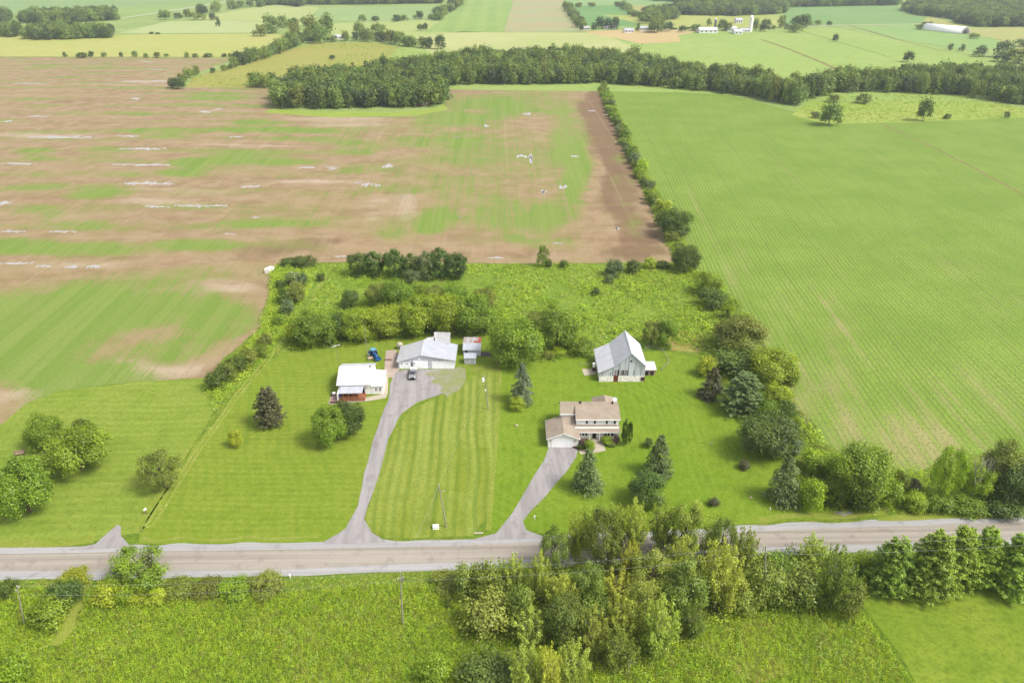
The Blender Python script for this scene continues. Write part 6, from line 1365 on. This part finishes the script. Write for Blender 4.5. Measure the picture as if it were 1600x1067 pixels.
wood(WOOD_A, 7.4, 3, 110, 11, 16.5, 'woodland', 'tree at the front edge of the long dark wood behind the ploughed field', 'front trees of the long wood')
wood(WOOD_B, 7.6, 5, 55, 11, 16, 'woodland', 'tree at the front edge of the wood behind the bright right meadow', 'front trees of the right wood')
wood(WOOD_C, 6.5, 6, 5, 9, 12, 'woodland', 'dark tree at the left tip of the long wood', 'trees at the left tip of the long wood')
FW = [([(405, 12), (430, 8), (560, 8), (690, 6), (690, 0), (600, -6), (420, -6)], 9), ([(370, -2), (470, 12), (480, 4), (420, -6)], 9), ([(1056, 12), (1060, -6), (1410, -6), (1404, 9), (1230, 12), (1225, 22), (1150, 26), (1100, 25), (1060, 24)], 10),
      ([(1410, 16), (1430, 10), (1500, 12), (1600, 0), (1700, -4), (1750, 40), (1600, 42), (1520, 40), (1490, 31), (1430, 24)], 9.5), ([(1490, 36), (1525, 26), (1600, 26), (1700, 30), (1700, 42), (1530, 43)], 9), ([(30, 36), (50, 26), (180, 24), (184, 32), (120, 36), (60, 38)], 9),
      ([(42, 62), (60, 52), (90, 50), (140, 54), (178, 54), (178, 60), (60, 64)], 9), ([(1000, 34), (1010, 22), (1050, 20), (1060, 30), (1030, 36)], 11), ([(0, 58), (10, 50), (30, 50), (34, 60)], 9), ([(690, 0), (640, -8), (200, -10), (200, -6)], 14), ([(1020, 2), (1060, 4), (1060, -4), (1010, -4)], 11), ([(-260, 40), (-200, 20), (20, 26), (10, 40)], 11)]
for k, (poly, gap) in enumerate(FW):
    pts = fill_poly(poly, gap, 20+k, .4)
    if not len(pts): continue
    rng = np.random.default_rng(k); h = rng.uniform(10, 17, len(pts)); r = rng.uniform(4.5, 7.5, len(pts))
    scatter('far_woodland', np.column_stack([pts, h*.5]), np.stack([r, r, h*.52], 1), [(FAR[q], TONES[t]) for q, t in enumerate(['wood', 'wood_dark', 'wood', 'wood_light', 'wood_dark'])], 'far wood', 40+k)

# weeds and rough grass nobody could count --------------------------------
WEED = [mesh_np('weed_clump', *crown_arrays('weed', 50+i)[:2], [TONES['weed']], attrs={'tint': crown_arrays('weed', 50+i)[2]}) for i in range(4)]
TUFT = [mesh_np('grass_tuft', *crown_arrays('tuft', 70+i)[:2], [TONES['tuft']], attrs={'tint': crown_arrays('tuft', 70+i)[2]}) for i in range(3)]
def cover(name, poly, gap, smin, smax, hmin, hmax, protos, seed, label, excl=(), patch=None):
    pts = fill_poly(poly, gap, seed, .48); rng = np.random.default_rng(seed)
    px, py = proj(pts[:, 0], pts[:, 1]); k = np.ones(len(pts), bool)
    for e in excl: k &= ~inside(np.asarray(px), np.asarray(py), e)
    if patch: k &= fbm(pts[:, 0]*patch[0], pts[:, 1]*patch[0], seed, 3) > patch[1]
    pts = pts[k]; n = len(pts); big = .6+.8*fbm(pts[:, 0]*.12, pts[:, 1]*.12, seed+3, 3)
    s = rng.uniform(smin, smax, n)*big; hh = rng.uniform(hmin, hmax, n)*big
    scatter(name, np.column_stack([pts, np.zeros(n)]), np.stack([s, s, hh], 1), protos, label, seed); print(name, n)
PATH_EX = [(118, 900), (138, 900), (134, 935), (118, 985), (90, 1020), (70, 1015), (96, 985), (112, 935)]
Wp = [(WEED[0], TONES['weed']), (WEED[1], TONES['weed']), (WEED[2], TONES['weed2']), (WEED[3], TONES['weed']), (WEED[0], TONES['tuft']), (WEED[1], TONES['weed']), (WEED[2], TONES['weed']), (WEED[3], TONES['weed3'])]
cover('tall_weeds', [(-60, 918), (440, 930), (560, 912), (700, 916), (760, 940), (900, 960), (1050, 960), (1170, 955), (1260, 950), (1345, 958), (1400, 1030), (1450, 1110), (1450, 1140), (-60, 1140)], .52, .55, 1.25, .5, 1.5, Wp, 61, 'tall green weeds covering the low field below the road', [PATH_EX])
cover('meadow_brush', [(520, 418), (1050, 414), (1078, 404), (1200, 600), (1140, 590), (1090, 548), (1035, 530), (925, 540), (850, 555), (790, 552), (770, 520), (600, 520), (520, 530), (450, 545), (470, 490)], 3.2, 2.0, 5.0, .8, 2.0, [(WEED[0], TONES['tuft']), (WEED[1], TONES['weed']), (WEED[2], TONES['mid']), (WEED[3], TONES['weed2']), (WEED[0], TONES['bright'])], 72, 'brushy mounds in the rough meadow', (), (.05, .47))
cover('row_undergrowth', [(455, 500), (520, 520), (600, 505), (772, 500), (850, 540), (900, 545), (905, 556), (850, 566), (780, 560), (768, 524), (600, 530), (520, 544), (455, 548)], 1.3, 1.4, 3.0, .8, 2.4, [(WEED[0], TONES['mid']), (WEED[1], TONES['dark']), (WEED[2], TONES['bright'])], 73, 'dense undergrowth along the foot of the tree row')
cover('line_undergrowth', [(1086, 430), (1100, 424), (1150, 470), (1200, 540), (1250, 640), (1290, 700), (1230, 712), (1180, 660), (1130, 600), (1100, 560), (1118, 500)], 1.7, 1.4, 3.2, .7, 2.2, [(WEED[0], TONES['mid']), (WEED[1], TONES['weed']), (WEED[2], TONES['olive'])], 74, 'undergrowth along the right property line')
cover('thicket_undergrowth', [(690, 925), (760, 890), (830, 880), (1000, 872), (1190, 862), (1340, 872), (1350, 940), (1240, 945), (1160, 955), (1100, 985), (1040, 1030), (980, 1050), (860, 1040), (720, 1000), (740, 950)], 1.5, 1.6, 3.2, 1.0, 3.2, [(WEED[0], TONES['poplar']), (WEED[1], TONES['poplar_dark']), (WEED[2], TONES['weed']), (WEED[3], TONES['olive'])], 71, 'dense undergrowth below the poplars of the thicket')
cover('dull_weeds', [(-60, 930), (440, 934), (560, 914), (700, 918), (760, 945), (1050, 965), (1345, 960), (1450, 1140), (-60, 1140)], .8, .7, 1.3, .5, 1.2, [(TUFT[0], TONES['tuft2']), (TUFT[1], TONES['tuft']), (WEED[0], TONES['weed2']), (WEED[2], TONES['weed3'])], 81, 'patches of pale grass among the weeds below the road', [PATH_EX], (.07, .53))
cover('tall_brush', [(-60, 940), (600, 940), (760, 960), (1050, 980), (1345, 970), (1450, 1140), (-60, 1140)], 2.4, 1.2, 2.2, .9, 1.7, [(WEED[0], TONES['mid']), (WEED[1], TONES['weed']), (WEED[3], TONES['bright'])], 82, 'taller brush clumps among the weeds below the road', [PATH_EX], (.09, .56))
cover('verge_weeds', [(-60, 906), (300, 905), (560, 899), (700, 892), (860, 888), (1200, 868), (1350, 864), (1600, 856), (1600, 870), (1350, 880), (1200, 890), (900, 915), (700, 918), (440, 932), (-60, 920)], .8, .5, .9, .25, .6,
      [(TUFT[0], TONES['tuft']), (TUFT[1], TONES['tuft2']), (WEED[0], TONES['weed3'])], 62, 'long grass on the verge below the road', [PATH_EX])
Tp = [(TUFT[0], TONES['tuft']), (TUFT[1], TONES['tuft']), (TUFT[2], TONES['tuft2']), (WEED[0], TONES['tuft']), (WEED[1], TONES['weed2'])]
MEX = [[(500, 428), (518, 428), (300, 720), (262, 800), (225, 830), (215, 820), (240, 780), (280, 712)]]
cover('meadow_grass', [(438, 420), (545, 412), (800, 414), (1052, 412), (1078, 402), (1240, 640), (1285, 690), (1245, 700), (1140, 590), (1090, 548), (1035, 530), (925, 540), (850, 555), (790, 552), (770, 518), (600, 520), (520, 535), (440, 548), (345, 640), (300, 712), (345, 590), (408, 512), (424, 452)], 1.0, .9, 2.0, .5, 1.4, Tp, 63, 'uneven rough grass of the meadow behind the houses', MEX, (.06, .40))
cover('scrub_growth', [(1250, 700), (1330, 716), (1470, 745), (1600, 730), (1600, 808), (1400, 802), (1300, 802), (1240, 790)], 1.0, .9, 1.8, .5, 1.2, Wp, 64, 'dense scrubby growth between the crop field and the road')
cover('strip_growth', [(424, 418), (440, 418), (480, 425), (490, 440), (450, 510), (400, 575), (335, 625), (318, 606), (345, 585), (405, 518), (418, 470)], 1.1, 1.1, 2.8, .6, 2.2, [(WEED[0], TONES['weed2']), (WEED[1], TONES['weed']), (WEED[2], TONES['tuft'])], 65, 'yellow green weeds of the scrub strip')
cover('hedgerow_growth', [(934, 138), (948, 138), (972, 190), (1010, 270), (1050, 340), (1080, 396), (1056, 410), (1040, 380), (1006, 300), (970, 215)], 1.4, 1.6, 3.4, 1.0, 2.6, [(WEED[0], TONES['mid']), (WEED[1], TONES['tuft']), (WEED[2], TONES['bright'])], 66, 'undergrowth of the long hedgerow beside the field')
cover('meadow_scrub', [(1240, 176), (1300, 150), (1400, 146), (1500, 152), (1600, 168), (1600, 183), (1430, 190), (1292, 193)], 4.5, 1.5, 3.5, .6, 1.6, [(TUFT[0], TONES['tuft']), (WEED[1], TONES['yellow']), (WEED[2], TONES['tuft2'])], 67, 'low growth of the bright meadow on the right')
cover('meadow_scrub', [(296, 136), (302, 121), (375, 103), (402, 94), (490, 70), (582, 68), (655, 82), (640, 104), (560, 112), (470, 120), (425, 136)], 5.5, 1.5, 3.2, .6, 1.5, [(TUFT[0], TONES['tuft']), (WEED[1], TONES['yellow']), (WEED[2], TONES['tuft2'])], 68, 'low growth of the scrub meadow on the left', (), (.02, .42))
cover('track_growth', [(505, 430), (515, 432), (300, 716), (262, 790), (226, 828), (214, 836), (236, 790), (282, 708)], 1.3, .5, 1.0, .25, .5, [(TUFT[0], TONES['tuft2']), (WEED[0], TONES['tuft'])], 69, 'short grass between the wheel tracks')
# ------------------------------------------------------------------ summer haze
hz = bpy.data.materials.new('summer_haze'); hz.use_nodes = True; hn = hz.node_tree; hn.nodes.clear()
pv = hn.nodes.new('ShaderNodeVolumePrincipled'); pv.inputs['Color'].default_value = (.86, .93, 1, 1); pv.inputs['Density'].default_value = .0001; pv.inputs['Anisotropy'].default_value = .2
ho = hn.nodes.new('ShaderNodeOutputMaterial'); hn.links.new(pv.outputs[0], ho.inputs['Volume'])
hb_ = MB().box(-5200, 5200, -800, 9200, -1, 112).build('haze', hz); tag(hb_, kind='stuff')
